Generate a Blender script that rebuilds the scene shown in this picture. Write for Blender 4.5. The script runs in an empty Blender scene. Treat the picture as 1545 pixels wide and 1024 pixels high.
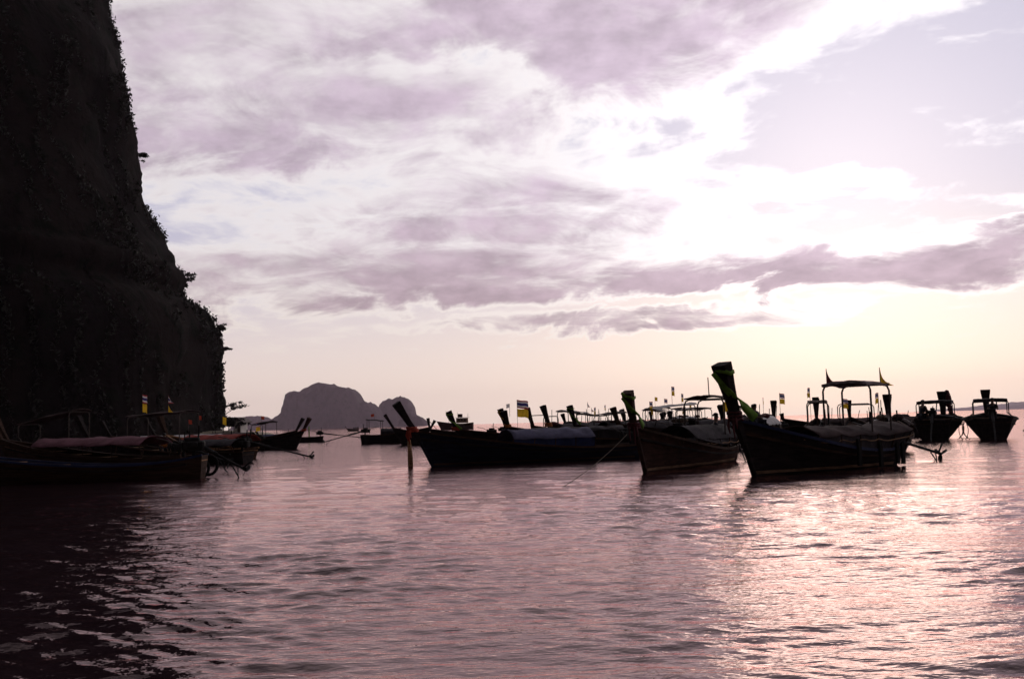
import bpy, math, random
import numpy as np
from mathutils import Vector, Matrix, noise

random.seed(7)
np.random.seed(7)
SC = bpy.context.scene
COL = SC.collection
rad = math.radians

# ------------------------------------------------------------------ camera
F_PX, CX, CY = 1502.0, 772.5, 512.0          # the photograph's pixels (1545 x 1024)
CAM_H = 1.6
PITCH, ROLL = 4.79, -1.6
cam_d = bpy.data.cameras.new('camera')
cam = bpy.data.objects.new('camera', cam_d)
COL.objects.link(cam)
cam_d.sensor_width = 36.0
cam_d.lens = F_PX / 1545.0 * 36.0
cam_d.clip_start = 0.1
cam_d.clip_end = 20000.0
CAM_R = Matrix.Rotation(rad(90 + PITCH), 3, 'X') @ Matrix.Rotation(rad(ROLL), 3, 'Z')
cam.rotation_euler = CAM_R.to_euler()
cam.location = (0, 0, CAM_H)
SC.camera = cam


def ray(u, v):
    d = CAM_R @ Vector(((u - CX) / F_PX, -(v - CY) / F_PX, -1.0))
    return d.normalized()


def on_water(u, v):                            # where a pixel's ray meets the sea
    d = ray(u, v)
    t = -CAM_H / d.z
    return Vector((d.x * t, d.y * t, 0.0))


def at_depth(u, v, y):                         # where a pixel's ray is y metres away
    d = ray(u, v)
    t = y / d.y
    return Vector((d.x * t, y, CAM_H + d.z * t))


def hz(u):
    return 644.8 - 0.0279 * (u - 515)


# ------------------------------------------------------------------ light
SUN_DIR = ray(1265, 285)
SUN_EL = math.asin(SUN_DIR.z)
SUN_AZ = math.atan2(SUN_DIR.x, SUN_DIR.y)      # clockwise from +Y
sun_d = bpy.data.lights.new('sun', 'SUN')
sun_d.energy = 0.14
sun_d.angle = rad(15)                          # low sun veiled by cloud
sun_d.color = (1.0, 0.87, 0.70)
sun = bpy.data.objects.new('sun', sun_d)
COL.objects.link(sun)
sun.rotation_euler = SUN_DIR.to_track_quat('Z', 'Y').to_euler()

vs = SC.view_settings
vs.view_transform = 'Standard'
vs.look = 'None'
vs.exposure = 0.0
vs.gamma = 1.0
vs.use_curve_mapping = False
SC.display_settings.display_device = 'sRGB'
SC.render.engine = 'CYCLES'
SC.cycles.use_denoising = True
SC.cycles.max_bounces = 5
SC.cycles.volume_bounces = 1
SC.cycles.sample_clamp_indirect = 4.0


class NT:
    """small helper to write node maths as expressions"""
    def __init__(s, tree):
        s.t = tree
        s.n = tree.nodes
        s.l = tree.links

    def node(s, kind, **kw):
        n = s.n.new(kind)
        for k, v in kw.items():
            setattr(n, k, v)
        return n

    def put(s, sock, v):
        if isinstance(v, bpy.types.NodeSocket):
            s.l.new(v, sock)
        elif v is not None:
            sock.default_value = v

    def m(s, op, a, b=None, c=None, clamp=False):
        n = s.n.new('ShaderNodeMath')
        n.operation = op
        n.use_clamp = clamp
        for i, v in enumerate((a, b, c)):
            if v is not None:
                s.put(n.inputs[i], v)
        return n.outputs[0]

    def vm(s, op, a, b=None):
        n = s.n.new('ShaderNodeVectorMath')
        n.operation = op
        s.put(n.inputs[0], a)
        if b is not None:
            s.put(n.inputs[1], b)
        return n.outputs['Value'] if op in ('DOT_PRODUCT', 'LENGTH') else n.outputs[0]

    def noise(s, vec, scale, detail=4, rough=0.5, dist=0.0):
        n = s.n.new('ShaderNodeTexNoise')
        s.put(n.inputs['Vector'], vec)
        n.inputs['Scale'].default_value = scale
        n.inputs['Detail'].default_value = detail
        n.inputs['Roughness'].default_value = rough
        n.inputs['Distortion'].default_value = dist
        return n.outputs[0]

    def ss(s, v, a, b, lo=0.0, hi=1.0):
        n = s.n.new('ShaderNodeMapRange')
        n.interpolation_type = 'SMOOTHSTEP'
        s.put(n.inputs[0], v)
        for i, q in enumerate((a, b, lo, hi)):
            s.put(n.inputs[i + 1], q)
        return n.outputs[0]

    def mix(s, f, a, b, blend='MIX'):
        n = s.n.new('ShaderNodeMix')
        n.data_type = 'RGBA'
        n.blend_type = blend
        s.put(n.inputs[0], f)
        s.put(n.inputs[6], a if isinstance(a, bpy.types.NodeSocket) else (*a[:3], 1.0))
        s.put(n.inputs[7], b if isinstance(b, bpy.types.NodeSocket) else (*b[:3], 1.0))
        return n.outputs[2]

    def scale(s, col, f):
        return s.vm('MULTIPLY', col, s.comb(f, f, f))

    def comb(s, x, y, z):
        n = s.n.new('ShaderNodeCombineXYZ')
        for i, v in enumerate((x, y, z)):
            s.put(n.inputs[i], v)
        return n.outputs[0]

    def sep(s, v):
        n = s.n.new('ShaderNodeSeparateXYZ')
        s.l.new(v, n.inputs[0])
        return n.outputs


def make_world():
    w = bpy.data.worlds.new('World')
    SC.world = w
    w.use_nodes = True
    t = w.node_tree
    t.nodes.clear()
    N = NT(t)
    out = N.node('ShaderNodeOutputWorld')
    bg = N.node('ShaderNodeBackground')
    STR = 0.1
    bg.inputs['Strength'].default_value = STR
    N.l.new(bg.outputs[0], out.inputs['Surface'])
    sky = N.node('ShaderNodeTexSky', sky_type='NISHITA')
    sky.sun_disc = False
    sky.sun_elevation = SUN_EL
    sky.sun_rotation = SUN_AZ
    sky.air_density = 1.0
    sky.dust_density = 2.5
    sky.ozone_density = 2.0
    tc = N.node('ShaderNodeTexCoord')
    d = N.vm('NORMALIZE', tc.outputs['Generated'])
    x, y, z = N.sep(d)
    zc = N.m('MAXIMUM', z, 0.0)
    az = N.m('MULTIPLY', N.m('ARCTAN2', x, y), 57.29578)
    el = N.m('MULTIPLY', N.m('ARCSINE', z), 57.29578)
    # flat cloud layer seen in perspective
    inv = N.m('DIVIDE', 1.0, N.m('ADD', zc, 0.10))
    p = N.comb(N.m('MULTIPLY', x, inv), N.m('MULTIPLY', y, inv), 0.0)
    p2 = N.vm('ADD', p, (7.3, 2.1, 0.0))
    p3 = N.vm('ADD', p, (-3.7, 5.9, 1.0))
    nA = N.noise(p, 1.1, 3, 0.58, 0.4)
    nB = N.noise(p2, 1.5, 3, 0.6, 0.0)
    nC = N.noise(p3, 3.2, 5, 0.62, 0.5)
    nW = N.noise(N.vm('MULTIPLY', p2, (1.0, 0.55, 1.0)), 5.5, 4, 0.6, 0.0)
    # billows in angle space: same size all over the frame
    q = N.comb(N.m('MULTIPLY', az, 0.06), N.m('MULTIPLY', el, 0.12), 0.0)
    nQ = N.noise(q, 2.4, 6, 0.62, 0.6)
    cA = N.m('SUBTRACT', nA, 0.5)
    cB = N.m('SUBTRACT', nB, 0.5)
    cC = N.m('SUBTRACT', nC, 0.5)
    cW = N.m('SUBTRACT', nW, 0.5)
    cQ = N.m('SUBTRACT', nQ, 0.5)
    azw = N.m('ADD', az, N.m('ADD', N.m('MULTIPLY', cB, 12.0), N.m('MULTIPLY', cQ, 9.0)))
    elw = N.m('ADD', el, N.m('ADD', N.m('MULTIPLY', cA, 3.0), N.m('MULTIPLY', cQ, 4.5)))

    def blob(u, v, pu, pv, amp, tilt=0.0, soft=1.0):
        dd = ray(u, v)
        a0 = math.degrees(math.atan2(dd.x, dd.y))
        e0 = math.degrees(math.asin(dd.z))
        tl = rad(tilt - 1.6)
        da = N.m('SUBTRACT', azw, a0)
        de = N.m('SUBTRACT', elw, e0)
        c_, s_ = math.cos(tl), math.sin(tl)
        a1 = N.m('ADD', N.m('MULTIPLY', da, c_ / (pu / 26.2)), N.m('MULTIPLY', de, s_ / (pu / 26.2)))
        e1 = N.m('ADD', N.m('MULTIPLY', da, -s_ / (pv / 26.2)), N.m('MULTIPLY', de, c_ / (pv / 26.2)))
        r = N.m('SQRT', N.m('ADD', N.m('MULTIPLY', a1, a1), N.m('MULTIPLY', e1, e1)))
        return N.m('MULTIPLY', N.ss(r, 1.0 + 0.5 * soft, 1.0 - 0.6 * soft), amp)

    # cloud banks: (centre px, half sizes px, density, tilt, softness)
    banks = [
        (330, 110, 230, 150, 0.38, 0, 1.0),
        (900, 45, 360, 115, 0.72, 3, 1.0),
        (560, 190, 190, 60, 0.38, 0, 1.0),
        (250, 215, 150, 40, 0.30, 0, 1.0),
        (760, 330, 270, 70, 0.50, 2, 1.0),
        (440, 425, 350, 52, 0.62, 2, 0.8),
        (820, 425, 320, 40, 0.45, 5, 0.9),
        (910, 489, 340, 16, 0.85, 2.5, 1.1),
        (1350, 400, 270, 34, 1.05, 1, 1.1),
        (980, 432, 230, 18, 0.55, 3, 1.1),
        (1220, 283, 110, 22, 0.42, 8, 0.9),
        (1540, 345, 80, 10, 0.5, 6, 0.8),
        (430, 268, 150, 22, -0.20, -2, 1.0),
        (1450, 140, 250, 140, -0.50, 15, 1.5),
        (700, 112, 120, 30, -0.22, -6, 1.0),
        (1150, 215, 240, 60, -0.12, 4, 1.0),
    ]
    D = None
    for b in banks:
        v = blob(*b)
        D = v if D is None else N.m('ADD', D, v)
    # general cover over the whole sky, thinning toward the horizon
    cover = N.ss(el, 4.0, 14.0, 0.0, 0.34)
    D = N.m('ADD', D, cover)
    tex = N.m('ADD', N.m('ADD', N.m('MULTIPLY', cC, 1.25), N.m('MULTIPLY', cA, 0.45)),
              N.m('ADD', N.m('MULTIPLY', cQ, 1.25), N.m('MULTIPLY', cW, 0.55)))
    fade = N.ss(el, 1.0, 9.0, 0.35, 1.0)
    D = N.m('ADD', D, N.m('MULTIPLY', tex, fade))
    cosang = N.vm('DOT_PRODUCT', d, tuple(SUN_DIR))
    ang = N.m('MULTIPLY', N.m('ARCCOSINE', N.m('MINIMUM', cosang, 0.99999)), 57.29578)
    g1 = N.m('EXPONENT', N.m('MULTIPLY', N.m('POWER', N.m('DIVIDE', ang, 11.0), 1.6), -1.0))
    g2 = N.m('EXPONENT', N.m('MULTIPLY', N.m('POWER', N.m('DIVIDE', ang, 34.0), 2.0), -1.0))
    back = N.ss(cosang, 0.88, -0.5, 1.0, 0.06)       # sky dims away from the sun
    # clear sky: Nishita, paled by thin high haze lit from the sun's side
    skyc = N.scale(sky.outputs[0], 0.4)
    pale = N.mix(N.ss(el, 0.0, 13.0), (1.06, 0.89, 0.80), (0.62, 0.60, 0.77))
    palev = N.scale(pale, N.m('MULTIPLY', back, N.m('ADD', 0.98, N.m('ADD', N.m('MULTIPLY', g2, 0.03), N.m('MULTIPLY', g1, 0.24)))))
    palev = N.scale(palev, 1.0 / STR)
    clear = N.mix(0.82, skyc, palev)
    # clouds: thin lit veils are white, thick bases mauve grey
    lit = N.scale(N.mix(N.ss(el, 1.0, 12.0), (1.0, 0.87, 0.77), (1.0, 0.95, 0.96)),
                  N.m('MULTIPLY', back, N.m('ADD', 0.80, N.m('ADD', N.m('MULTIPLY', g2, 0.20), N.m('MULTIPLY', g1, 0.75)))))
    thick = N.scale(N.mix(N.ss(el, 3.0, 16.0), (0.49, 0.37, 0.41), (0.61, 0.50, 0.60)),
                    N.m('MULTIPLY', back, N.m('ADD', 0.78, N.m('ADD', N.m('MULTIPLY', g2, 0.30), N.m('MULTIPLY', g1, 0.20)))))
    nM = N.noise(q, 5.0, 4, 0.62, 0.0)
    thick = N.scale(thick, N.ss(N.m('ADD', N.m('MULTIPLY', nM, 0.6), N.m('MULTIPLY', nW, 0.4)), 0.3, 0.7, 0.80, 1.22))
    cl = N.mix(N.ss(D, 0.30, 1.08), lit, thick)
    cl = N.scale(cl, 1.0 / STR)
    col = N.mix(N.ss(D, 0.02, 0.50), clear, cl)
    N.l.new(col, bg.inputs['Color'])


make_world()
SC.world.cycles.sampling_method = 'MANUAL'
SC.world.cycles.sample_map_resolution = 512

# ------------------------------------------------------------------ materials
MATS = {}


def mat(name, col, rough=0.6, var=0.35, scale=3.0, bump=0.0, metal=0.0, spec=0.3, col2=None, stretch=(1, 1, 1), translucent=0.0):
    if name in MATS:
        return MATS[name]
    m = bpy.data.materials.new(name)
    m.use_nodes = True
    t = m.node_tree
    t.nodes.clear()
    N = NT(t)
    out = N.node('ShaderNodeOutputMaterial')
    b = N.node('ShaderNodeBsdfPrincipled')
    tc = N.node('ShaderNodeTexCoord')
    v = N.vm('MULTIPLY', tc.outputs['Object'], stretch)
    n1 = N.noise(v, scale, 6, 0.6, 0.4)
    n2 = N.noise(v, scale * 6, 4, 0.6)
    c2 = col2 or tuple(c * (1 - var) for c in col)
    c1 = tuple(min(1, c * (1 + var * 0.5)) for c in col)
    c = N.mix(N.ss(n1, 0.32, 0.68), c2, c1)
    c = N.mix(N.m('MULTIPLY', N.ss(n2, 0.55, 0.75), 0.35), c, tuple(q * 0.5 for q in col))
    if name.startswith('wood'):
        zz = N.sep(tc.outputs['Object'])[2]
        fr_ = N.m('FRACT', N.m('ADD', N.m('MULTIPLY', zz, 5.5), N.m('MULTIPLY', n1, 0.25)))
        seam = N.ss(N.m('ABSOLUTE', N.m('SUBTRACT', fr_, 0.5)), 0.43, 0.5)
        c = N.mix(N.m('MULTIPLY', seam, 0.7), c, tuple(q * 0.25 for q in col))
    N.l.new(c, b.inputs['Base Color'])
    b.inputs['Metallic'].default_value = metal
    b.inputs['Specular IOR Level'].default_value = spec
    N.l.new(N.ss(n2, 0.2, 0.8, max(0.05, rough - 0.15), min(1, rough + 0.15)), b.inputs['Roughness'])
    if bump:
        bp = N.node('ShaderNodeBump')
        bp.inputs['Strength'].default_value = 0.6
        bp.inputs['Distance'].default_value = bump
        N.l.new(N.m('ADD', n1, N.m('MULTIPLY', n2, 0.4)), bp.inputs['Height'])
        N.l.new(bp.outputs[0], b.inputs['Normal'])
    if translucent:
        tr = N.node('ShaderNodeBsdfTranslucent')
        N.l.new(c, tr.inputs['Color'])
        mx = N.node('ShaderNodeMixShader')
        mx.inputs[0].default_value = translucent
        N.l.new(b.outputs[0], mx.inputs[1])
        N.l.new(tr.outputs[0], mx.inputs[2])
        N.l.new(mx.outputs[0], out.inputs['Surface'])
    else:
        N.l.new(b.outputs[0], out.inputs['Surface'])
    MATS[name] = m
    return m


WOODST = (0.5, 4, 4)
mat('wood_dark', (0.050, 0.026, 0.018), 0.85, 0.5, 2.0, 0.01, stretch=WOODST, spec=0.08)
mat('wood_black', (0.022, 0.015, 0.015), 0.85, 0.5, 2.0, 0.01, stretch=WOODST, spec=0.08)
mat('wood_red', (0.052, 0.023, 0.017), 0.85, 0.5, 2.0, 0.01, stretch=WOODST, spec=0.08)
mat('wood_navy', (0.014, 0.014, 0.026), 0.85, 0.4, 2.0, 0.01, stretch=WOODST, spec=0.08)
mat('wood_pale', (0.22, 0.13, 0.08), 0.85, 0.5, 2.5, 0.01, stretch=WOODST, spec=0.08)
mat('wood_bright', (0.36, 0.19, 0.10), 0.85, 0.5, 2.5, 0.01, stretch=WOODST, spec=0.08)
mat('trim_blue', (0.018, 0.023, 0.06), 0.7, 0.3, spec=0.1)
mat('trim_white', (0.45, 0.40, 0.36), 0.5, 0.4)
mat('trim_red', (0.30, 0.05, 0.03), 0.5, 0.4)
mat('tarp_grey', (0.08, 0.072, 0.115), 0.85, 0.3, 2.0, 0.02, spec=0.08)
mat('tarp_white', (0.62, 0.58, 0.58), 0.85, 0.25, 2.0, 0.02, translucent=0.25, spec=0.08)
mat('tarp_red', (0.26, 0.05, 0.04), 0.85, 0.3, 2.0, 0.02, translucent=0.1, spec=0.08)
mat('tarp_pink', (0.13, 0.055, 0.07), 0.85, 0.3, 2.0, 0.02, spec=0.08)
mat('tarp_dark', (0.035, 0.028, 0.032), 0.85, 0.4, 2.0, 0.02, spec=0.08)
mat('tarp_brown', (0.07, 0.046, 0.046), 0.85, 0.4, 2.0, 0.02, translucent=0.15, spec=0.08)
mat('tarp_worn', (0.30, 0.24, 0.24), 0.85, 0.5, 3.0, 0.02, translucent=0.1, spec=0.08)
mat('tarp_navy', (0.018, 0.024, 0.07), 0.85, 0.4, 2.0, 0.02, spec=0.08)
mat('metal_pipe', (0.07, 0.05, 0.045), 0.6, 0.4, 4.0, spec=0.2)
mat('engine_metal', (0.022, 0.019, 0.019), 0.75, 0.5, 6.0, spec=0.1)
mat('rubber', (0.015, 0.013, 0.013), 0.9, 0.3, 6.0, spec=0.05)
mat('rope', (0.12, 0.085, 0.06), 0.9, 0.4, 20.0)
mat('rope_pale', (0.30, 0.26, 0.22), 0.9, 0.4, 20.0)
mat('cloth_green', (0.17, 0.31, 0.03), 0.7, 0.35, 6.0, translucent=0.35)
mat('cloth_yellow', (0.70, 0.42, 0.03), 0.7, 0.2, 4.0, translucent=0.5)
mat('cloth_red', (0.45, 0.06, 0.03), 0.7, 0.3, 6.0, translucent=0.3)
mat('cloth_orange', (0.55, 0.17, 0.04), 0.7, 0.3, 6.0, translucent=0.3)
mat('cloth_white', (0.75, 0.70, 0.68), 0.7, 0.15, 4.0, translucent=0.45)
mat('cloth_blue', (0.06, 0.05, 0.20), 0.7, 0.2, 4.0, translucent=0.35)
mat('cloth_crimson', (0.42, 0.06, 0.07), 0.7, 0.2, 4.0, translucent=0.4)
mat('cloth_maroon', (0.10, 0.015, 0.02), 0.7, 0.2, 4.0, translucent=0.3)
mat('skin', (0.16, 0.085, 0.055), 0.55, 0.2, 8.0)
mat('hair', (0.012, 0.010, 0.010), 0.5, 0.3, 20.0)
mat('shirt_dark', (0.03, 0.025, 0.035), 0.85, 0.3, 8.0)
mat('shirt_orange', (0.5, 0.15, 0.03), 0.85, 0.3, 8.0)
mat('shirt_grey', (0.12, 0.11, 0.12), 0.85, 0.3, 8.0)
mat('shorts_dark', (0.02, 0.02, 0.03), 0.85, 0.3, 8.0)
mat('plaster', (0.75, 0.70, 0.64), 0.8, 0.15, 1.0)
mat('roof_tin', (0.10, 0.06, 0.05), 0.6, 0.3, 1.0)
mat('glass_dark', (0.02, 0.02, 0.025), 0.1, 0.1)
mat('bark', (0.06, 0.045, 0.035), 0.9, 0.4, 2.0, 0.03)
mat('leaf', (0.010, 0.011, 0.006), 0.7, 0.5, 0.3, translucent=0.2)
mat('sand', (0.30, 0.24, 0.17), 0.95, 0.2, 0.5, 0.02)


# ------------------------------------------------------------------ mesh helpers
class MB:
    def __init__(s):
        s.v, s.f, s.mi = [], [], []

    def add(s, verts, faces, mi=0):
        o = len(s.v)
        s.v.extend([tuple(q) for q in verts])
        s.f.extend([tuple(i + o for i in f) for f in faces])
        s.mi.extend([mi] * len(faces))
        return s

    def box(s, c, size, rot=None, bevel=0.0, mi=0):
        hx, hy, hz_ = (q / 2 for q in size)
        R = rot or Matrix.Identity(3)
        c = Vector(c)
        b = min(bevel, hx * .9, hy * .9, hz_ * .9)
        if b <= 0:
            vs_ = [c + R @ Vector((a * hx, e * hy, g * hz_)) for a in (-1, 1) for e in (-1, 1) for g in (-1, 1)]
            fs = [(0, 1, 3, 2), (4, 6, 7, 5), (0, 4, 5, 1), (2, 3, 7, 6), (0, 2, 6, 4), (1, 5, 7, 3)]
            return s.add(vs_, fs, mi)
        # chamfered box: octagonal rings
        def ring(z_, i):
            ax, ay = hx - i, hy - i
            return [c + R @ Vector((px, py, z_)) for px, py in
                    ((ax - b, -ay), (ax, -ay + b), (ax, ay - b), (ax - b, ay), (-ax + b, ay), (-ax, ay - b), (-ax, -ay + b), (-ax + b, -ay))]
        return s.loft([ring(-hz_, b * .8), ring(-hz_ + b, 0), ring(hz_ - b, 0), ring(hz_, b * .8)], mi=mi)

    def loft(s, rings, closed=True, caps=True, mi=0):
        n = len(rings[0])
        o = len(s.v)
        for r in rings:
            s.v.extend([tuple(q) for q in r])
        cnt = 0
        for i in range(len(rings) - 1):
            for j in range(n if closed else n - 1):
                k = (j + 1) % n
                s.f.append((o + i * n + j, o + i * n + k, o + (i + 1) * n + k, o + (i + 1) * n + j))
                cnt += 1
        if caps and closed:
            s.f.append(tuple(o + j for j in reversed(range(n))))
            s.f.append(tuple(o + (len(rings) - 1) * n + j for j in range(n)))
            cnt += 2
        s.mi.extend([mi] * cnt)
        return s

    def tube(s, path, r, n=8, mi=0, flat=1.0):
        path = [Vector(q) for q in path]
        rs = r if isinstance(r, (list, tuple)) else [r] * len(path)
        rings = []
        ref = None
        for i, q in enumerate(path):
            a = path[max(0, i - 1)]
            b = path[min(len(path) - 1, i + 1)]
            d = (b - a).normalized()
            if ref is None:
                ref = Vector((0, 0, 1)) if abs(d.z) < 0.9 else Vector((0, 1, 0))
            sd = d.cross(ref)
            if sd.length < 1e-4:
                sd = d.cross(Vector((1, 0, 0)))
            sd.normalize()
            up = sd.cross(d).normalized()
            ref = up
            rings.append([q + sd * math.cos(2 * math.pi * k / n) * rs[i] + up * math.sin(2 * math.pi * k / n) * rs[i] * flat for k in range(n)])
        return s.loft(rings, mi=mi)

    def ribbon(s, path, wdirs, ws, th, mi=0):
        """flat strip with thickness; wdirs: width direction at each point"""
        rings = []
        path = [Vector(q) for q in path]
        for i, q in enumerate(path):
            a = path[max(0, i - 1)]
            b = path[min(len(path) - 1, i + 1)]
            d = (b - a).normalized()
            w = Vector(wdirs[i])
            w = (w - d * w.dot(d)).normalized()
            nn = d.cross(w).normalized()
            h = ws[i] / 2
            rings.append([q + w * h + nn * th / 2, q - w * h + nn * th / 2, q - w * h - nn * th / 2, q + w * h - nn * th / 2])
        return s.loft(rings, mi=mi)

    def sheet(s, top, th, mi=0):
        """thick sheet from a grid of points (rows x cols), thickness downwards"""
        R, C = len(top), len(top[0])
        o = len(s.v)
        for k in (0, 1):
            for row in top:
                for q in row:
                    s.v.append((q[0], q[1], q[2] - k * th))
        cnt = len(s.f)
        def I(k, i, j):
            return o + k * R * C + i * C + j
        for i in range(R - 1):
            for j in range(C - 1):
                s.f.append((I(0, i, j), I(0, i, j + 1), I(0, i + 1, j + 1), I(0, i + 1, j)))
                s.f.append((I(1, i, j), I(1, i + 1, j), I(1, i + 1, j + 1), I(1, i, j + 1)))
        for i in range(R - 1):
            s.f.append((I(0, i, 0), I(0, i + 1, 0), I(1, i + 1, 0), I(1, i, 0)))
            s.f.append((I(0, i, C - 1), I(1, i, C - 1), I(1, i + 1, C - 1), I(0, i + 1, C - 1)))
        for j in range(C - 1):
            s.f.append((I(0, 0, j), I(1, 0, j), I(1, 0, j + 1), I(0, 0, j + 1)))
            s.f.append((I(0, R - 1, j), I(0, R - 1, j + 1), I(1, R - 1, j + 1), I(1, R - 1, j)))
        s.mi.extend([mi] * (len(s.f) - cnt))
        return s

    def build(s, name, mats, parent=None, smooth=False, loc=None):
        me = bpy.data.meshes.new(name)
        me.from_pydata(s.v, [], s.f)
        if not isinstance(mats, (list, tuple)):
            mats = [mats]
        for m in mats:
            me.materials.append(MATS[m] if isinstance(m, str) else m)
        if len(mats) > 1:
            me.polygons.foreach_set('material_index', s.mi)
        if smooth:
            me.polygons.foreach_set('use_smooth', [True] * len(me.polygons))
        me.update()
        o = bpy.data.objects.new(name, me)
        COL.objects.link(o)
        if parent:
            o.parent = parent
        if loc is not None:
            o.location = loc
        return o


def empty(name, loc, rz, label, cat, group=None):
    o = bpy.data.objects.new(name, None)
    COL.objects.link(o)
    o.empty_display_size = 0.3
    o.location = loc
    o.rotation_euler = (0, 0, rz)
    return tag(o, label, cat, group)


def tag(o, label, cat=None, group=None):
    o['label'] = label
    if cat:
        o['category'] = cat
    if group:
        o['group'] = group
    return o


def arr_mesh(name, co, faces, material, smooth=True):
    """mesh from numpy arrays of quads"""
    me = bpy.data.meshes.new(name)
    me.vertices.add(len(co))
    me.vertices.foreach_set('co', np.asarray(co, dtype=np.float32).ravel())
    nf = len(faces)
    k = faces.shape[1]
    me.loops.add(nf * k)
    me.loops.foreach_set('vertex_index', faces.astype(np.int32).ravel())
    me.polygons.add(nf)
    me.polygons.foreach_set('loop_start', np.arange(0, nf * k, k, dtype=np.int32))
    me.polygons.foreach_set('loop_total', np.full(nf, k, dtype=np.int32))
    if smooth:
        me.polygons.foreach_set('use_smooth', np.ones(nf, dtype=bool))
    me.update(calc_edges=True)
    me.validate()
    me.materials.append(material)
    o = bpy.data.objects.new(name, me)
    COL.objects.link(o)
    return o


# ------------------------------------------------------------------ the sea
def make_sea():
    fine = np.arange(-46, 46.01, 0.095)
    rest = np.arange(46 + 2.5, 314 - 1, 2.5)
    ang = np.radians(np.concatenate([fine, rest]))
    rs = [0.4]
    while rs[-1] < 9600:
        r = rs[-1]
        if r < 4.5:
            dr = 0.2
        else:
            dr = max(0.035, r * r / (1.6 * 996) * 0.5)
            dr = min(dr, r * 0.25)
        rs.append(r + dr)
    rs = np.array(rs)
    drs = np.gradient(rs)
    A, Rr = np.meshgrid(ang, rs)
    X = Rr * np.sin(A)
    Y = Rr * np.cos(A)
    DR = np.repeat(drs[:, None], len(ang), 1)
    Z = np.zeros_like(X)
    DX = np.zeros_like(X)
    DY = np.zeros_like(X)
    rng = np.random.default_rng(11)
    nw = 64
    lams = np.exp(np.linspace(np.log(0.12), np.log(2.4), nw))
    # gust patches
    patch = np.zeros_like(X)
    for i in range(9):
        l = 3.0 + 9 * rng.random()
        th = rng.random() * 6.28
        patch += np.sin(2 * np.pi / l * (X * np.cos(th) + Y * np.sin(th) * 0.6) + rng.random() * 6.28)
    patch = np.clip(1.0 + 0.20 * patch, 0.35, 1.9)
    for l in lams:
        th = rad(-97) + rng.normal(0, 0.42)        # travelling toward the camera, a little across
        k = 2 * np.pi / l
        slope = 0.0250 * (1.5 if l < 0.40 else (1.0 if l < 0.9 else 0.42))
        a = slope / k
        ph = rng.random() * 6.28
        kx, ky = np.cos(th), np.sin(th)
        arg = k * (X * kx + Y * ky) + ph
        att = np.clip((l / np.maximum(DR, 0.035) - 1.8) / 2.0, 0, 1) * (patch if l < 1.4 else 1.0)
        s_, c_ = np.sin(arg), np.cos(arg)
        Z += a * att * c_
        DX -= 0.22 * a * att * s_ * kx
        DY -= 0.22 * a * att * s_ * ky
    X = X + DX
    Y = Y + DY
    co = np.stack([X, Y, Z], -1).reshape(-1, 3)
    nr, nc = X.shape
    i = np.arange(nr - 1)[:, None]
    j = np.arange(nc)[None, :]
    j2 = (j + 1) % nc
    q = np.stack([i * nc + j, i * nc + j2, (i + 1) * nc + j2, (i + 1) * nc + j], -1).reshape(-1, 4)
    q = q[:, ::-1]
    m = bpy.data.materials.new('sea_water')
    m.use_nodes = True
    t = m.node_tree
    t.nodes.clear()
    N = NT(t)
    out = N.node('ShaderNodeOutputMaterial')
    dif = N.node('ShaderNodeBsdfDiffuse')
    dif.inputs['Color'].default_value = (0.022, 0.012, 0.015, 1)      # dark turbid water
    glo = N.node('ShaderNodeBsdfGlossy')
    glo.inputs['Color'].default_value = (1.0, 0.755, 0.745, 1)
    glo.inputs['Roughness'].default_value = 0.05
    lw = N.node('ShaderNodeLayerWeight')
    lw.inputs['Blend'].default_value = 0.5
    mxs = N.node('ShaderNodeMixShader')
    tc = N.node('ShaderNodeTexCoord')
    v = N.vm('MULTIPLY', tc.outputs['Object'], (0.45, 1.0, 1.0))
    n0 = N.noise(v, 1.3, 3, 0.55, 0.3)
    n1 = N.noise(v, 6.0, 3, 0.6, 0.3)
    n2 = N.noise(v, 20.0, 2, 0.5, 0.0)
    h = N.m('ADD', N.m('MULTIPLY', n0, 0.011), N.m('ADD', N.m('MULTIPLY', n1, 0.0160), N.m('MULTIPLY', n2, 0.0080)))
    bp = N.node('ShaderNodeBump')
    bp.inputs['Strength'].default_value = 1.0
    bp.inputs['Distance'].default_value = 1.0
    N.l.new(h, bp.inputs['Height'])
    for nd in (dif, glo, lw):
        N.l.new(bp.outputs[0], nd.inputs['Normal'])
    fac = N.m('ADD', 0.03, N.m('MULTIPLY', N.m('POWER', lw.outputs['Facing'], 4.5), 0.97))
    N.l.new(fac, mxs.inputs[0])
    N.l.new(dif.outputs[0], mxs.inputs[1])
    N.l.new(glo.outputs[0], mxs.inputs[2])
    N.l.new(mxs.outputs[0], out.inputs['Surface'])
    o = arr_mesh('sea', co, q, m)
    o['kind'] = 'structure'
    o['label'] = 'rippled dark mauve sea water of the bay'
    # centre of the fan
    return o


make_sea()


# ------------------------------------------------------------------ cliff
def interp(pts, v):
    if v <= pts[0][0]:
        return pts[0][1]
    for (a, b), (c, d) in zip(pts, pts[1:]):
        if v <= c:
            return b + (d - b) * (v - a) / (c - a)
    return pts[-1][1]


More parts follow.
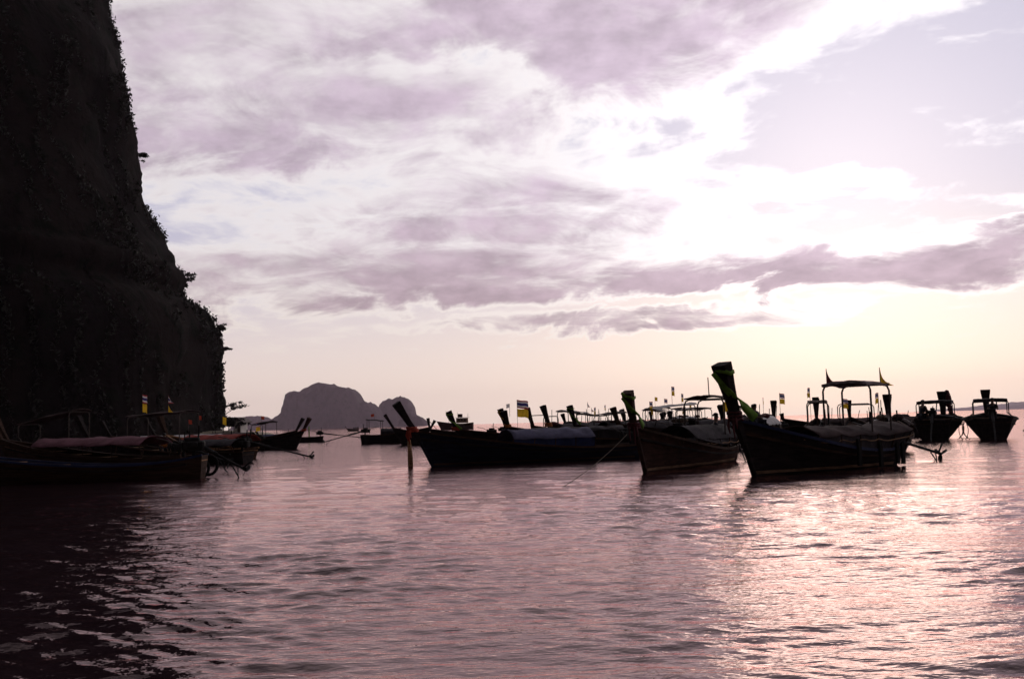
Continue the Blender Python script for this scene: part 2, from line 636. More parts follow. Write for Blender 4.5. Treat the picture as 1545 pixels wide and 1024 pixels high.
def rock_material(name, c1, c2, c3, sc=0.05, bump=1.0):
    m = bpy.data.materials.new(name)
    m.use_nodes = True
    t = m.node_tree
    t.nodes.clear()
    N = NT(t)
    out = N.node('ShaderNodeOutputMaterial')
    b = N.node('ShaderNodeBsdfPrincipled')
    tc = N.node('ShaderNodeTexCoord')
    v = tc.outputs['Object']
    vs_ = N.vm('MULTIPLY', v, (1, 1, 0.25))
    n1 = N.noise(vs_, sc, 8, 0.6, 0.8)
    n2 = N.noise(v, sc * 4, 8, 0.65, 0.3)
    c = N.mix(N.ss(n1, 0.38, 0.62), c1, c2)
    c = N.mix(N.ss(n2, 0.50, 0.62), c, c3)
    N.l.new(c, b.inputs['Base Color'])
    b.inputs['Roughness'].default_value = 0.95
    b.inputs['Specular IOR Level'].default_value = 0.05
    bp = N.node('ShaderNodeBump')
    bp.inputs['Strength'].default_value = 0.9
    bp.inputs['Distance'].default_value = bump
    N.l.new(N.m('ADD', n2, N.m('MULTIPLY', n1, 2.0)), bp.inputs['Height'])
    N.l.new(bp.outputs[0], b.inputs['Normal'])
    N.l.new(b.outputs[0], out.inputs['Surface'])
    return m


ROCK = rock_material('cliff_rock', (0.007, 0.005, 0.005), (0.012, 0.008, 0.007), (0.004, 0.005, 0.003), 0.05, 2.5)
HILL_ROCK_HAZED = rock_material('hill_rock_hazed', (0.30, 0.23, 0.24), (0.34, 0.27, 0.27), (0.24, 0.20, 0.19), 0.004, 6.0)  # distance haze painted into the hills' colour as a pale mauve grey
FAR_ROCK = rock_material('island_rock', (0.05, 0.035, 0.04), (0.07, 0.05, 0.055), (0.025, 0.026, 0.020), 0.012, 6.0)


def leaf_cloud(points, normals, size, per, spread, seed=1):
    """small bent leaf-clump faces scattered round points; returns co, quads"""
    rng = np.random.default_rng(seed)
    P = np.repeat(np.asarray(points), per, 0)
    n = len(P)
    P = P + rng.normal(0, 1, (n, 3)) * np.asarray(spread)
    a = rng.normal(0, 1, (n, 3))
    a /= np.linalg.norm(a, axis=1)[:, None]
    b = np.cross(a, rng.normal(0, 1, (n, 3)))
    b /= np.linalg.norm(b, axis=1)[:, None]
    s = size * (0.5 + rng.random(n))[:, None]
    c = np.cross(a, b)
    v0 = P - a * s
    v1 = P + b * s * 0.45 + c * s * 0.2
    v2 = P + a * s
    v3 = P - b * s * 0.45 + c * s * 0.2
    co = np.stack([v0, v1, v2, v3], 1).reshape(-1, 3)
    q = np.arange(n * 4).reshape(-1, 4)
    return co, q


EDGE = [(-950, 20), (-700, 90), (-450, 120), (-250, 142), (-120, 154), (0, 163), (40, 172), (100, 181), (125, 183), (160, 192), (225, 201), (260, 206),
        (310, 222), (350, 235), (385, 252), (402, 258), (412, 272), (425, 274), (440, 270), (455, 285), (462, 298),
        (475, 311), (490, 319), (505, 326), (520, 325), (535, 326), (580, 329), (640, 331), (660, 331), (700, 331)]


def make_cliff():
    YC = 270.0
    # target ratio x/y by height (m) at the silhouette
    prof = []
    for v, u in EDGE:
        q = at_depth(u, v, YC)
        prof.append((q.z, q.x / q.y))
    prof.sort()
    zmax = prof[-1][0]
    nz, na = 210, 300
    zs = np.concatenate([np.linspace(-4, 150, 170), np.linspace(151, zmax, nz - 170)])
    phis = np.concatenate([np.linspace(-100, 115, na - 60), np.linspace(117, 257, 60)])  # 0 = toward +x
    co = np.zeros((nz, na, 3))
    for i, z in enumerate(zs):
        t = max(0, (z - 60) / (zmax - 60))
        a = 330 * (1 - 0.25 * t)
        b = 95 * (1 - 0.35 * t)
        tgt = interp(prof, z)
        pts = []
        for ph in phis:
            c, s = math.cos(rad(ph)), math.sin(rad(ph))
            e = 0.75
            px = math.copysign(abs(c) ** e, c) * a
            py = math.copysign(abs(s) ** e, s) * b
            pts.append([px, YC - 15 + py])
        pts = np.array(pts)
        # flutes and buttresses
        for j in range(na):
            v = Vector((pts[j, 0] * 0.020, pts[j, 1] * 0.020, z * 0.012))
            big = noise.fractal(v, 1.0, 2.0, 4)
            pts[j, 1] += big * 9.0
            pts[j, 0] += big * 5.0 * math.cos(rad(phis[j]))
        sh = -a
        for _ in range(6):
            r = (pts[:, 0] + sh) / pts[:, 1]
            k = int(np.argmax(r))
            sh += (tgt - r[k]) * pts[k, 1]
        pts[:, 0] += sh
        for j in range(na):
            v = Vector((pts[j, 0] * 0.13, pts[j, 1] * 0.13, z * 0.05))
            sm = noise.fractal(v, 0.9, 2.1, 5)
            co[i, j] = (pts[j, 0] + sm * 1.8, pts[j, 1] + sm * 3.6, z)
    ii = np.arange(nz - 1)[:, None]
    jj = np.arange(na)[None, :]
    j2 = (jj + 1) % na
    q = np.stack([ii * na + jj, ii * na + j2, (ii + 1) * na + j2, (ii + 1) * na + jj], -1).reshape(-1, 4)
    flat = co.reshape(-1, 3)
    # closing top
    print('CLIFF TOP', zs[-1])
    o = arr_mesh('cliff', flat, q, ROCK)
    o['kind'] = 'structure'
    o['label'] = 'towering dark limestone cliff dropping into the sea'
    # vegetation clinging to the rock (front and right side)
    rng = np.random.default_rng(5)
    vis = []
    for i in range(3, 185):
        r = co[i, :, 0] / co[i, :, 1]
        k = int(np.argmax(r))
        for j in range(max(0, k - 14), min(na, k + 8)):
            n = noise.fractal(Vector(co[i, j]) * 0.06, 1.0, 2.0, 3)
            if n > -0.05 + 0.1 * rng.random():
                vis.append(co[i, j])
        for j in range(0, max(0, k - 14), 3):
            n = noise.fractal(Vector(co[i, j]) * 0.04, 1.0, 2.0, 3)
            if n > 0.12:
                vis.append(co[i, j])
    cc, qq = leaf_cloud(vis, None, 0.55, 9, (0.40, 0.5, 0.7), 3)
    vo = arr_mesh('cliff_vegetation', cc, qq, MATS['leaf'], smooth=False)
    vo['kind'] = 'stuff'
    vo.parent = o
    return co, zs


CLIFF, CLIFF_Z = make_cliff()


def cliff_edge_point(v):
    u = [b for a, b in [(v, interp(EDGE, v))]][0]
    q = at_depth(u, v, 270.0)
    i = int(np.argmin(np.abs(CLIFF_Z - q.z)))
    r = CLIFF[i, :, 0] / CLIFF[i, :, 1]
    return Vector(CLIFF[i, int(np.argmax(r))])


def make_tree(name, base, h, w, label, lean=(0, 0), seed=1, leaf=0.35, group=None, trunk=0.4, cat='tree', clumps=26):
    rng = random.Random(seed)
    root = empty(name, base, 0, label, cat, group)
    mb = MB()
    top = Vector((lean[0], lean[1], h * 0.72))
    mid = Vector((lean[0] * 0.35, lean[1] * 0.35, h * 0.38))
    mb.tube([Vector((0, 0, -0.6)), mid * 0.5, mid, top], [0.05 * h * trunk, 0.045 * h * trunk, 0.035 * h * trunk, 0.015 * h * trunk], 7)
    ends = [top]
    for k in range(7):
        a = rng.random() * 6.28
        st = mid.lerp(top, rng.random() * 0.8)
        en = st + Vector((math.cos(a) * w * 0.42 * rng.uniform(.6, 1.1), math.sin(a) * w * 0.42, h * rng.uniform(0.08, 0.32)))
        mb.tube([st, st.lerp(en, 0.5) + Vector((0, 0, h * 0.03)), en], [0.02 * h * trunk, 0.014 * h * trunk, 0.006 * h * trunk], 5)
        ends.append(en)
    mb.build('trunk', 'bark', root, True)
    pts = []
    for k in range(clumps):
        e = rng.choice(ends)
        pts.append((e.x + rng.gauss(0, w * .10), e.y + rng.gauss(0, w * .10), e.z + rng.gauss(0, h * .07)))
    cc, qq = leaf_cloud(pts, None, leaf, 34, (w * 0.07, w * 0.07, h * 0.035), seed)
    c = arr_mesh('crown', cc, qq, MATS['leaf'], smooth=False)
    c.parent = root
    return root


for v, h, w, lean, sd, lab in [
    (230, 4.2, 4.5, (2.0, 0), 2, 'small dark shrub jutting from the upper cliff edge'),
    (420, 5.0, 6.0, (2.2, 0), 3, 'bushy dark tree on the rounded nose of the cliff'),
    (497, 5.2, 4.5, (2.0, 0), 4, 'open feathery tree at the shoulder above the sheer cliff foot'),
    (524, 2.6, 3.0, (1.8, 0), 5, 'little tuft of scrub just below the cliff shoulder'),
    (622, 5.0, 6.0, (4.6, 0), 6, 'thin tree leaning out from the foot of the cliff'),
]:
    b = cliff_edge_point(v) + Vector((-1.0, -0.3, -h * 0.45))
    make_tree('cliff_tree', b, h, w, lab, lean, sd, 0.30, trunk=0.55, clumps=20 if sd not in (4, 6) else 12)


# ------------------------------------------------------------------ islands, hills, shore
def make_island(name, prof_px, dist, depth, label, material, seed=0, nx=150, ny=46, rough=1.0):
    """prof_px: skyline (u, v) left to right at the given distance"""
    pw = [at_depth(u, v, dist) for u, v in prof_px]
    xs = sorted((q.x, q.z) for q in pw)
    x0, x1 = xs[0][0], xs[-1][0]
    X = np.linspace(x0, x1, nx)
    Yv = np.linspace(-1, 1, ny)
    co = np.zeros((ny, nx, 3))
    for i, yy in enumerate(Yv):
        for j, xx in enumerate(X):
            h = interp(xs, xx)
            n0 = noise.fractal(Vector((xx * 0.003, yy * depth * 0.003, seed)), 1.0, 2.0, 4)
            k = min(1.0, max(0.0, 1.18 * (1 - abs(yy + 0.25 * n0) ** 3.2)))
            n1 = noise.fractal(Vector((xx * 0.015, yy * depth * 0.015, seed + 3)), 0.9, 2.1, 5)
            z = h * k + n1 * rough * min(max(h, 0), 90) * 0.09 + noise.noise(Vector((xx * 0.06, yy * depth * 0.06, seed))) * rough * min(max(h, 0), 60) * 0.09
            if yy in (-1, 1) or j in (0, nx - 1):
                z = -2
            co[i, j] = (xx + n0 * 4 * rough, dist + yy * depth, max(-2, z))
    ii = np.arange(ny - 1)[:, None]
    jj = np.arange(nx - 1)[None, :]
    q = np.stack([ii * nx + jj, ii * nx + jj + 1, (ii + 1) * nx + jj + 1, (ii + 1) * nx + jj], -1).reshape(-1, 4)
    o = arr_mesh(name, co.reshape(-1, 3), q, material)
    o['kind'] = 'structure'
    o['label'] = label
    return o


make_island('island', [(404, 650), (410, 641), (420, 633), (430, 627), (437, 622), (439, 612), (437, 605), (440, 596), (444, 592), (452, 591), (459, 592),
                       (462, 588), (470, 584), (477, 580), (486, 579), (497, 580), (506, 583), (512, 586), (522, 585), (532, 588), (539, 594),
                       (544, 604), (547, 609), (555, 607), (563, 611), (570, 617), (576, 626), (580, 638), (586, 647)], 5400, 270,
            'large hazy island with a humped cliff-sided skyline', FAR_ROCK, 1)
make_island('island', [(566, 647), (573, 620), (575, 612), (580, 605), (588, 603), (594, 604), (599, 601), (606, 599), (612, 600), (619, 606),
                       (624, 614), (626, 624), (631, 634), (636, 646)], 5700, 150,
            'smaller hazy island with a rounded double hump', FAR_ROCK, 4)
make_island('island', [(600, 646), (606, 627), (614, 623), (622, 622), (630, 627), (636, 629), (642, 634), (648, 646)], 4600, 100,
            'low darker islet in front of the double-humped island', FAR_ROCK, 9, 70, 26)
make_island('island', [(352, 651), (362, 636), (368, 632), (374, 629), (379, 628), (384, 629), (388, 631), (394, 628), (400, 629), (405, 633), (410, 640), (416, 650)], 6800, 200,
            'pale hazy island far beyond the thatched shore house', FAR_ROCK, 12, 90, 30)
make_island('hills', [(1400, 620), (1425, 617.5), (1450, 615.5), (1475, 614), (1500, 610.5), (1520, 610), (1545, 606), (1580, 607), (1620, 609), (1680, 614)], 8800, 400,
            'faint far hills along the horizon', HILL_ROCK_HAZED, 15, 80, 20)


def make_shore():
    y = 262.0
    mb = MB()
    xs = [-150, -120, -100, -84, -77, -73, -70, -67]
    hs = [2.2, 2.2, 2.0, 1.8, 1.7, 1.4, 0.8, -0.8]
    rows = []
    for dy, k in ((-16, -0.9), (-12, 0.35), (-6, 0.9), (0, 1.0), (8, 1.0), (16, 0.8), (22, -0.9)):
        rows.append([(xx + dy * 0.15, y + dy, (h * k if k > 0 else -0.9) + 0.2 * noise.noise(Vector((xx * .3, dy * .3, 0)))) for xx, h in zip(xs, hs)])
    mb.sheet(rows[::-1], 0.5)
    o = mb.build('shore', 'sand', None, True)
    o['kind'] = 'structure'
    o['label'] = 'low sandy shore at the foot of the cliff'
    for k, (u, d, h, w) in enumerate([(337, 256, 4.6, 5.0), (345, 262, 5.2, 5.5), (353, 258, 4.6, 5.0), (360, 264, 4.4, 4.6)]):
        g = at_depth(u, 648, d)
        make_tree('shore_tree', (g.x, d, 1.2), h - 0.8, w,
                  ['low bushy tree against the foot of the cliff', 'tallest bushy tree in the clump behind the moored boats',
                   'rounded bush in the middle of the shore clump', 'small bush beside the thatched house'][k], (0.2, 0), 20 + k, 0.34, trunk=0.7, clumps=30)
    g = at_depth(364, 645, 258)
    h = empty('beach_house', (g.x, 258, 1.0), rad(-20), 'small white-walled beach house with a dark overhanging roof', 'house')
    MB().box((0, 0, 1.5), (1.8, 3.0, 3.0)).build('wall', 'plaster', h)
    r = MB()
    for s in (-1, 1):
        r.ribbon([(s * 2.0, 0, 2.65), (0, 0, 4.0)], [(0, 1, 0)] * 2, [3.9, 3.9], 0.14)
    r.build('roof', 'roof_tin', h)
    MB().box((0.3, -1.52, 1.1), (0.8, 0.06, 2.0)).build('door', 'wood_dark', h)
    MB().box((-0.5, -1.52, 1.6), (0.5, 0.06, 0.8)).build('window', 'glass_dark', h)


make_shore()


# ------------------------------------------------------------------ boats
def flag(parent, base, top, w, h, kind='thai', fly=(1, 0), seed=0, pole_r=0.012, tri=False, both=False):
    """pole with cloth; fly: local xy direction the cloth streams"""
    base, top = Vector(base), Vector(top)
    pole = MB().tube([base, top], pole_r, 6).build('flag_pole', 'metal_pipe', parent)
    rng = random.Random(seed)
    items = []
    if both:
        items = [('thai', 0.0, h), ('yellow', h * 1.08, h)]
    else:
        items = [(kind, 0.0, h)]
    for kd, off, hh in items:
        mb = MB()
        fx, fy = fly
        ln = math.hypot(fx, fy)
        fx, fy = fx / ln, fy / ln
        nx_ = 8
        fr = [0, 1 / 6, 2 / 6, 4 / 6, 5 / 6, 1.0] if kd == 'thai' else [0, 0.33, 0.66, 1.0]
        ph = rng.random() * 6
        rows = []
        for v in fr:
            row = []
            for i in range(nx_):
                s = i / (nx_ - 1)
                sw = 0.10 * w * math.sin(s * 5.0 + ph + v) * s
                if tri:
                    zz = top.z - off - hh * v - (hh * 0.78) * s * (1 - v)
                    ss = s * w * (0.25 + 0.75 * v)
                else:
                    zz = top.z - off - hh * v - 0.22 * hh * s * s - 0.04 * hh * math.sin(s * 7 + ph)
                    ss = s * w * (1 - 0.06 * rng.random())
                row.append((top.x + fx * ss - fy * sw, top.y + fy * ss + fx * sw, zz))
            rows.append(row)
        ncol = [0, 1, 2, 1, 0] if kd == 'thai' else [0, 0, 0]
        for r in range(len(rows) - 1):
            n = nx_
            mb.add(rows[r] + rows[r + 1], [(i, i + 1, n + i + 1, n + i) for i in range(n - 1)], ncol[r])
        mats = {'thai': ['cloth_crimson', 'cloth_white', 'cloth_blue'], 'yellow': ['cloth_yellow'], 'maroon': ['cloth_maroon'],
                'red': ['cloth_red'], 'orange': ['cloth_orange'], 'white': ['cloth_white'], 'green': ['cloth_green']}[kd]
        fo = mb.build('flag', mats, pole, True)


def longtail(label, bow, stern=None, hd=None, L=8.5, B=1.8, g0=0.45, g1=1.45, rake=0.5, prow_h=1.1, prow_rake=0.6, prow_w=0.34,
             hull='wood_dark', rail='wood_dark', deck='wood_dark', prow_mat=None, stripe=None, strake='wood_black', sash=None, sash_side=1, garland=None,
             awning=None, canopy=None, engine=True, tail=None, flags=(), tyres=(), fenders=(), seats=True, ladder=None, far=False, name='longtail_boat',
             group='longtail boats moored in the bay', bars=False, strut=False, tassel=False, bundle=0, stern_rise=0.10, sash_w=0.6, sash_run=0.45, hoops=(), gear=0):
    bw = Vector(bow)
    if stern is not None:
        st = Vector(stern)
        dv = (bw - st)
        L = dv.length
        hdr = math.atan2(dv.y, dv.x)
    else:
        hdr = rad(hd)
        st = bw - Vector((math.cos(hdr), math.sin(hdr), 0)) * L
    root = empty(name, (st.x, st.y, 0), hdr, label, 'boat', group)
    ns = 16 if far else 26
    nzp = 5 if far else 8

    def gz(s):
        return g0 + (g1 - g0) * max(0.0, s) ** 2.3 + stern_rise * (1 - s) ** 6

    def gb(s):
        if s < 0.5:
            k = 0.66 + 0.34 * math.sin(math.pi / 2 * s / 0.5)
        else:
            k = 1 - ((s - 0.5) / 0.5) ** 2.2
        return max(0.035, B / 2 * k)

    def pt(s, p, side, off=0.0):
        kd = -0.32 * (1 - 0.2 * s)
        g = gz(s)
        z = kd + (g - kd) * p
        e = 0.28 + 0.80 * s
        y = gb(s) * (p ** e) * (1 + 0) + off
        if s > 0.99:
            y = max(0.035, y * 0.5)
        x = s * L + rake * z * s ** 3 - 0.10 * (1 - s) ** 4 * z
        return Vector((x, side * y, z))

    ss_ = [1 - (1 - i / ns) ** 1.25 for i in range(ns + 1)]
    # hull shell, inside and outside
    mb = MB()
    rings = []
    th = 0.035
    for s in ss_:
        ring = [pt(s, 1 - k / nzp, 1) for k in range(nzp)] + [pt(s, 0.0, 1) * 1.0] + [pt(s, (k + 1) / nzp, -1) for k in range(nzp)]
        rings.append(ring)
    mb.loft(rings, closed=False, caps=False)
    # transom
    mb.add(rings[0], [tuple(range(len(rings[0])))])
    # stem bar
    mb.loft([[pt(1, p, 1) + Vector((0.02, 0.02, 0)), pt(1, p, -1) + Vector((0.02, -0.02, 0)), pt(1, p, -1) + Vector((-0.10, -0.02, 0)), pt(1, p, 1) + Vector((-0.10, 0.02, 0))] for p in (0, 0.25, 0.5, 0.75, 1.0)])
    mb.build('hull', hull, root, True)
    # deck
    rows = []
    for s in ss_:
        g = gz(s) - 0.16
        a = pt(s, 0.86, 1)
        rows.append([(a.x, a.y * 0.97 * (1 - 2 * k / 4), a.z) for k in range(5)])
    MB().sheet(rows, 0.04).build('deck', deck, root)
    # gunwales, strakes, stripes
    for side in (1, -1):
        mb = MB()
        path = [pt(s, 1.0, side, 0.0) + Vector((0, 0, 0.01)) for s in ss_]
        rings = [[q + Vector((0, -0.05, -0.045)), q + Vector((0, 0.05, -0.045)), q + Vector((0, 0.05, 0.035)), q + Vector((0, -0.05, 0.035))] for q in path]
        mb.loft(rings)
        mb.build('gunwale', rail, root)
        mb = MB()
        path = [pt(s, 0.80, side, 0.012) for s in ss_[1:-1]]
        mb.loft([[q + Vector((0, -0.03, -0.03)), q + Vector((0, 0.03, -0.03)), q + Vector((0, 0.03, 0.03)), q + Vector((0, -0.03, 0.03))] for q in path])
        mb.build('strake', strake, root)
        if stripe:
            mb = MB()
            rg = []
            for s in ss_[1:]:
                g, kd = gz(s), -0.32 * (1 - 0.2 * s)
                pa, pb = (0.05 - kd) / (g - kd), (0.13 - kd) / (g - kd)
                rg.append([pt(s, pa, side, 0.008), pt(s, pb, side, 0.008), pt(s, pb, side, -0.01), pt(s, pa, side, -0.01)])
            mb.loft(rg).build('waterline_stripe', stripe, root)
    # prow board rising from the stem
    xs = pt(1, 1, 1).x

    def pc(t):
        return Vector((xs - 0.04 + prow_rake * prow_h * t, 0, g1 + prow_h * t))
    rg = []
    for t, wx, wy in ((-0.45, 0.14, 0.10), (-0.15, 0.20, 0.14), (0.0, 0.21, 0.16), (0.3, 0.20, 0.19), (0.6, 0.23, 0.25), (0.9, 0.28, 0.33), (1.0, 0.29, 0.34)):
        q = pc(max(t, 0)) + (Vector((rake * prow_h * t, 0, prow_h * t)) if t < 0 else Vector((0, 0, 0)))
        rk = prow_rake if t > 0 else 0.5 * (rake + prow_rake) if t == 0 else rake
        nx_ = Vector((1, 0, -rk)).normalized()
        wy *= prow_w / 0.34
        wx *= 0.5 + 0.5 * prow_w / 0.34
        c = 0.02
        rg.append([q + nx_ * ax + Vector((0, ay, 0)) for ax, ay in ((wx / 2 - c, -wy / 2), (wx / 2, -wy / 2 + c), (wx / 2, wy / 2 - c), (wx / 2 - c, wy / 2),
                                                        (-wx / 2 + c, wy / 2), (-wx / 2, wy / 2 - c), (-wx / 2, -wy / 2 + c), (-wx / 2 + c, -wy / 2))])
    prow = MB().loft(rg).build('prow', prow_mat or hull, root)
    if sash:
        w_ = prow_w
        sd = sash_side
        fr = 0.145 * (0.5 + 0.5 * w_ / 0.34) + 0.03
        path, wd, ww = [], [], []
        for t, dx, yy, k in ((0.84, fr, -0.45, 0), (0.72, fr * 0.95, -0.20, 0), (0.58, fr * 0.88, 0.10, 0), (0.46, fr * 0.7, 0.42, 0), (0.36, -0.02, 0.50, 1), (0.22, -0.02 - 0.18 * sash_run, 0.50, 1), (0.10, -0.02 - 0.36 * sash_run, 0.5, 1), (0.02, -0.02 - 0.50 * sash_run, 0.5, 1)):
            wy = w_ * (0.55 + 0.45 * t) * yy + (0.03 + 0.06 * (1 - t) if k else 0.0)
            q = pc(t)
            path.append((q.x + dx, sd * wy, q.z))
            wd.append((1, 0, 0.6) if k else (0, sd, 0.8))
            ww.append((0.09 + 0.13 * (1 - t)) * sash_w)
        MB().ribbon(path, wd, ww, 0.04).build('sash', sash, prow, True)
        q = pc(0.86)
        mb = MB()
        ring = [(q.x + 0.17, w_ * .48 * -sd, q.z + 0.12), (q.x + 0.18, 0, q.z + 0.02), (q.x + 0.17, w_ * .48 * sd, q.z - 0.02), (q.x - 0.0, w_ * .53 * sd, q.z - 0.06), (q.x - 0.17, w_ * .48 * sd, q.z)]
        mb.ribbon(ring, [(0, 0, 1)] * 5, [0.09 * sash_w] * 5, 0.025).build('sash_band', sash, prow, True)
    if garland:
        mb = MB()
        for k in range(3):
            q = pc(0.04 + 0.06 * k) + Vector((0, 0, 0))
            n = 12
            pth = [(q.x + math.cos(2 * math.pi * i / n) * 0.19, math.sin(2 * math.pi * i / n) * 0.17, q.z - 0.05 + 0.03 * math.sin(3 * i)) for i in range(n + 1)]
            mb.tube(pth, 0.035, 6)
        for dx, dy, ln in ((0.20, 0.08, 0.55), (0.22, -0.05, 0.42), (0.17, 0.14, 0.3)) if tassel else ():
            q = pc(0.04)
            mb.tube([(q.x + dx, dy, q.z), (q.x + dx + 0.04, dy * 1.2, q.z - ln * 0.5), (q.x + dx - 0.02, dy * 1.1, q.z - ln)], [0.04, 0.05, 0.02], 6, flat=0.5)
        mb.build('garland', garland, prow, True)
    if bundle:
        mb = MB()
        rb = random.Random(int(abs(bw.x) * 100))
        for k in range(14):
            t = 0.95 - 0.09 * k
            q = pc(max(0, t)) + Vector((-0.15 * rb.random(), bundle * (0.22 + 0.02 * k + 0.12 * rb.random()), min(0, t) * 0.5))
            r = 0.13 + 0.07 * rb.random()
            rgs = []
            for i in range(6):
                a = math.pi * i / 5
                rr = r * math.sin(a) + 0.004
                rgs.append([q + Vector((rr * math.cos(2 * math.pi * j / 8), rr * math.sin(2 * math.pi * j / 8) * (0.8 + 0.3 * rb.random()), -r * math.cos(a))) for j in range(8)])
            mb.loft(rgs)
        mb.build('cloth_bundle', 'cloth_maroon', prow, True)
    if strut:
        q = pc(0.85)
        MB().tube([q, (q.x - prow_h * 1.0, 0.0, g1 - 0.25)], 0.03, 6).build('prow_brace', hull, prow)
    # thwarts
    if seats:
        for s in ((0.2, 0.34, 0.48, 0.62, 0.74) if not far else (0.3, 0.6)):
            a = pt(s, 0.95, 1)
            MB().box((a.x, 0, a.z), (0.24, a.y * 1.92, 0.035)).build('thwart', 'wood_pale' if not far else deck, root)
    # low awning along the middle
    if awning:
        aw = dict(x0=0.18, x1=0.6, eave=0.95, crown=1.4, w=1.0, mat='tarp_grey', curtain=None, flare=0.0, hoops=5)
        aw.update(awning)
        rows = []
        nh = aw['hoops']
        nn = (nh - 1) * 4 + 1
        for i in range(nn):
            f = i / (nn - 1)
            s = aw['x0'] + (aw['x1'] - aw['x0']) * f
            hw = aw['w'] * B / 2 * (1.0 - 0.25 * max(0, s - 0.5) * 2)
            sag = 0.05 * math.sin(math.pi * (i % 4) / 4)
            lift = aw['flare'] * max(0, 1 - f * 3.0) ** 2
            zb = aw.get('rise', 0.0) * f
            row = []
            for k in range(13):
                a = -1 + 2 * k / 12
                z = aw['eave'] + (aw['crown'] - aw['eave']) * (1 - abs(a) ** 2.3) - sag * (1 - 0.3 * abs(a)) + lift * 0.3 + zb
                row.append((s * L, hw * a * (1 + lift * 0.15), z + 0.05 * noise.noise(Vector((s * L * 2.2, a * 3.0, L))) + 0.025 * noise.noise(Vector((s * L * 7, a * 6.0, L)))))
            rows.append(row)
        am = MB().sheet(rows, 0.03).build('awning', aw['mat'], root, True)
        for h in range(nh):
            i = h * 4
            for k, side in ((0, -1), (12, 1)):
                q = Vector(rows[i][k])
                gs = pt(q.x / L, 1.0, side)
                MB().tube([(gs.x, gs.y, gs.z - 0.05), (q.x, q.y * 0.985, q.z - 0.01)], 0.02, 6).build('awning_post', 'wood_dark', root)
        if aw['curtain']:
            for k, side in ((0, -1), (12, 1)):
                mb = MB()
                top_ = [Vector(r[k]) for r in rows]
                rg = []
                for q in top_:
                    gs = pt(q.x / L, 1.0, side)
                    lo = Vector((q.x, gs.y * 1.0, gs.z + 0.02 + aw.get('gap', 0.0)))
                    hi = Vector((q.x, q.y * 0.97, q.z - 0.005))
                    rg.append([hi, lo, lo + Vector((0, -side * 0.015, 0)), hi + Vector((0, -side * 0.015, 0))])
                mb.loft(rg).build('side_curtain', aw['curtain'], root)
        if bars:
            for k, side in ((0, -1), (12, 1)):
                MB().tube([Vector(r[k]) * 0.995 + Vector((0, 0, -0.16)) for r in rows], 0.018, 6).build('awning_rail', 'wood_pale', root)
    # gear: poles, baskets and bundles left on board
    if gear:
        rg_ = random.Random(gear)
        for k in range(3):
            x, y = rg_.uniform(0.15, 0.7) * L, rg_.uniform(-0.5, 0.5)
            z0, z1 = gz(x / L) - 0.1, rg_.uniform(1.7, 2.5)
            MB().tube([(x, y, z0), (x + rg_.uniform(-0.35, 0.35), y + rg_.uniform(-0.3, 0.3), z1)], 0.02, 6).build('pole', 'wood_dark', root)
        for k in range(4):
            x, y = rg_.uniform(0.12, 0.75) * L, rg_.uniform(-0.45, 0.45)
            r, zc_ = rg_.uniform(0.14, 0.26), (awning or {}).get('crown', gz(x / L)) - 0.02
            rgs = []
            for i in range(6):
                a = math.pi * i / 5
                rr = r * math.sin(a) + 0.004
                rgs.append([(x + rr * math.cos(2 * math.pi * j / 8) * 1.5, y + rr * math.sin(2 * math.pi * j / 8), zc_ - r * 0.6 * math.cos(a)) for j in range(8)])
            MB().loft(rgs).build('gear_bundle', rg_.choice(['tarp_dark', 'tarp_brown', 'cloth_maroon', 'rope']), root, True)
        if not flags:
            x, z1 = rg_.uniform(0.25, 0.6) * L, rg_.uniform(2.3, 2.9)
            flag(root, (x, 0.4, gz(x / L)), (x, 0.4, z1), 0.24, 0.22, both=True, fly=(rg_.uniform(-1, 1), 0.6), seed=gear)
    # tall sun canopy over the helm
    if canopy:
        cp = dict(x0=0.6, x1=2.2, h=2.5, w=1.5, tilt=0.08, mat='tarp_brown', roll=0.0, crown=0.08, pole=None, over=0.15, r=0.028, panel=True, th=0.035)
        cp.update(canopy)
        W = cp['w'] / 2
        for x in (cp['x0'], cp['x1']):
            zt = cp['h'] + cp['tilt'] * (x - cp['x0']) - 0.06
            gp = pt(min(0.9, max(0.02, x / L)), 1.0, 1)
            pth = [(x, -gp.y, gp.z - 0.05), (x, -W, gp.z + 0.35), (x, -W, zt - 0.18 - cp['roll'] * W), (x, -W + 0.06, zt - 0.05 - cp['roll'] * W), (x, -W + 0.18, zt - cp['roll'] * W),
                   (x, W - 0.18, zt + cp['roll'] * W), (x, W - 0.06, zt - 0.05 + cp['roll'] * W), (x, W, zt - 0.18 + cp['roll'] * W), (x, W, gp.z + 0.35), (x, gp.y, gp.z - 0.05)]
            MB().tube(pth, cp['r'], 8).build('canopy_hoop', 'metal_pipe', root, True)
        if cp['panel']:
            rows = []
            rng = random.Random(int(L * 1000))
            for i in range(9):
                f = i / 8
                x = cp['x0'] - cp['over'] + (cp['x1'] - cp['x0'] + 2 * cp['over']) * f
                z0 = cp['h'] + cp['tilt'] * (x - cp['x0'])
                rows.append([(x, (W - 0.04) * a, z0 + cp['crown'] * (1 - a * a) + cp['roll'] * W * a - 0.02 * math.sin(f * 9) - 0.03 * rng.random())
                             for a in [-1 + 2 * k / 8 for k in range(9)]])
            MB().sheet(rows, cp['th']).build('canopy', cp['mat'], root)
        if cp['pole']:
            MB().tube([(cp['x1'], 0.2, cp['h']), (cp['x1'] + .05, 0.2, cp['h'] + cp['pole'])], 0.018, 6).build('mast', 'metal_pipe', root)
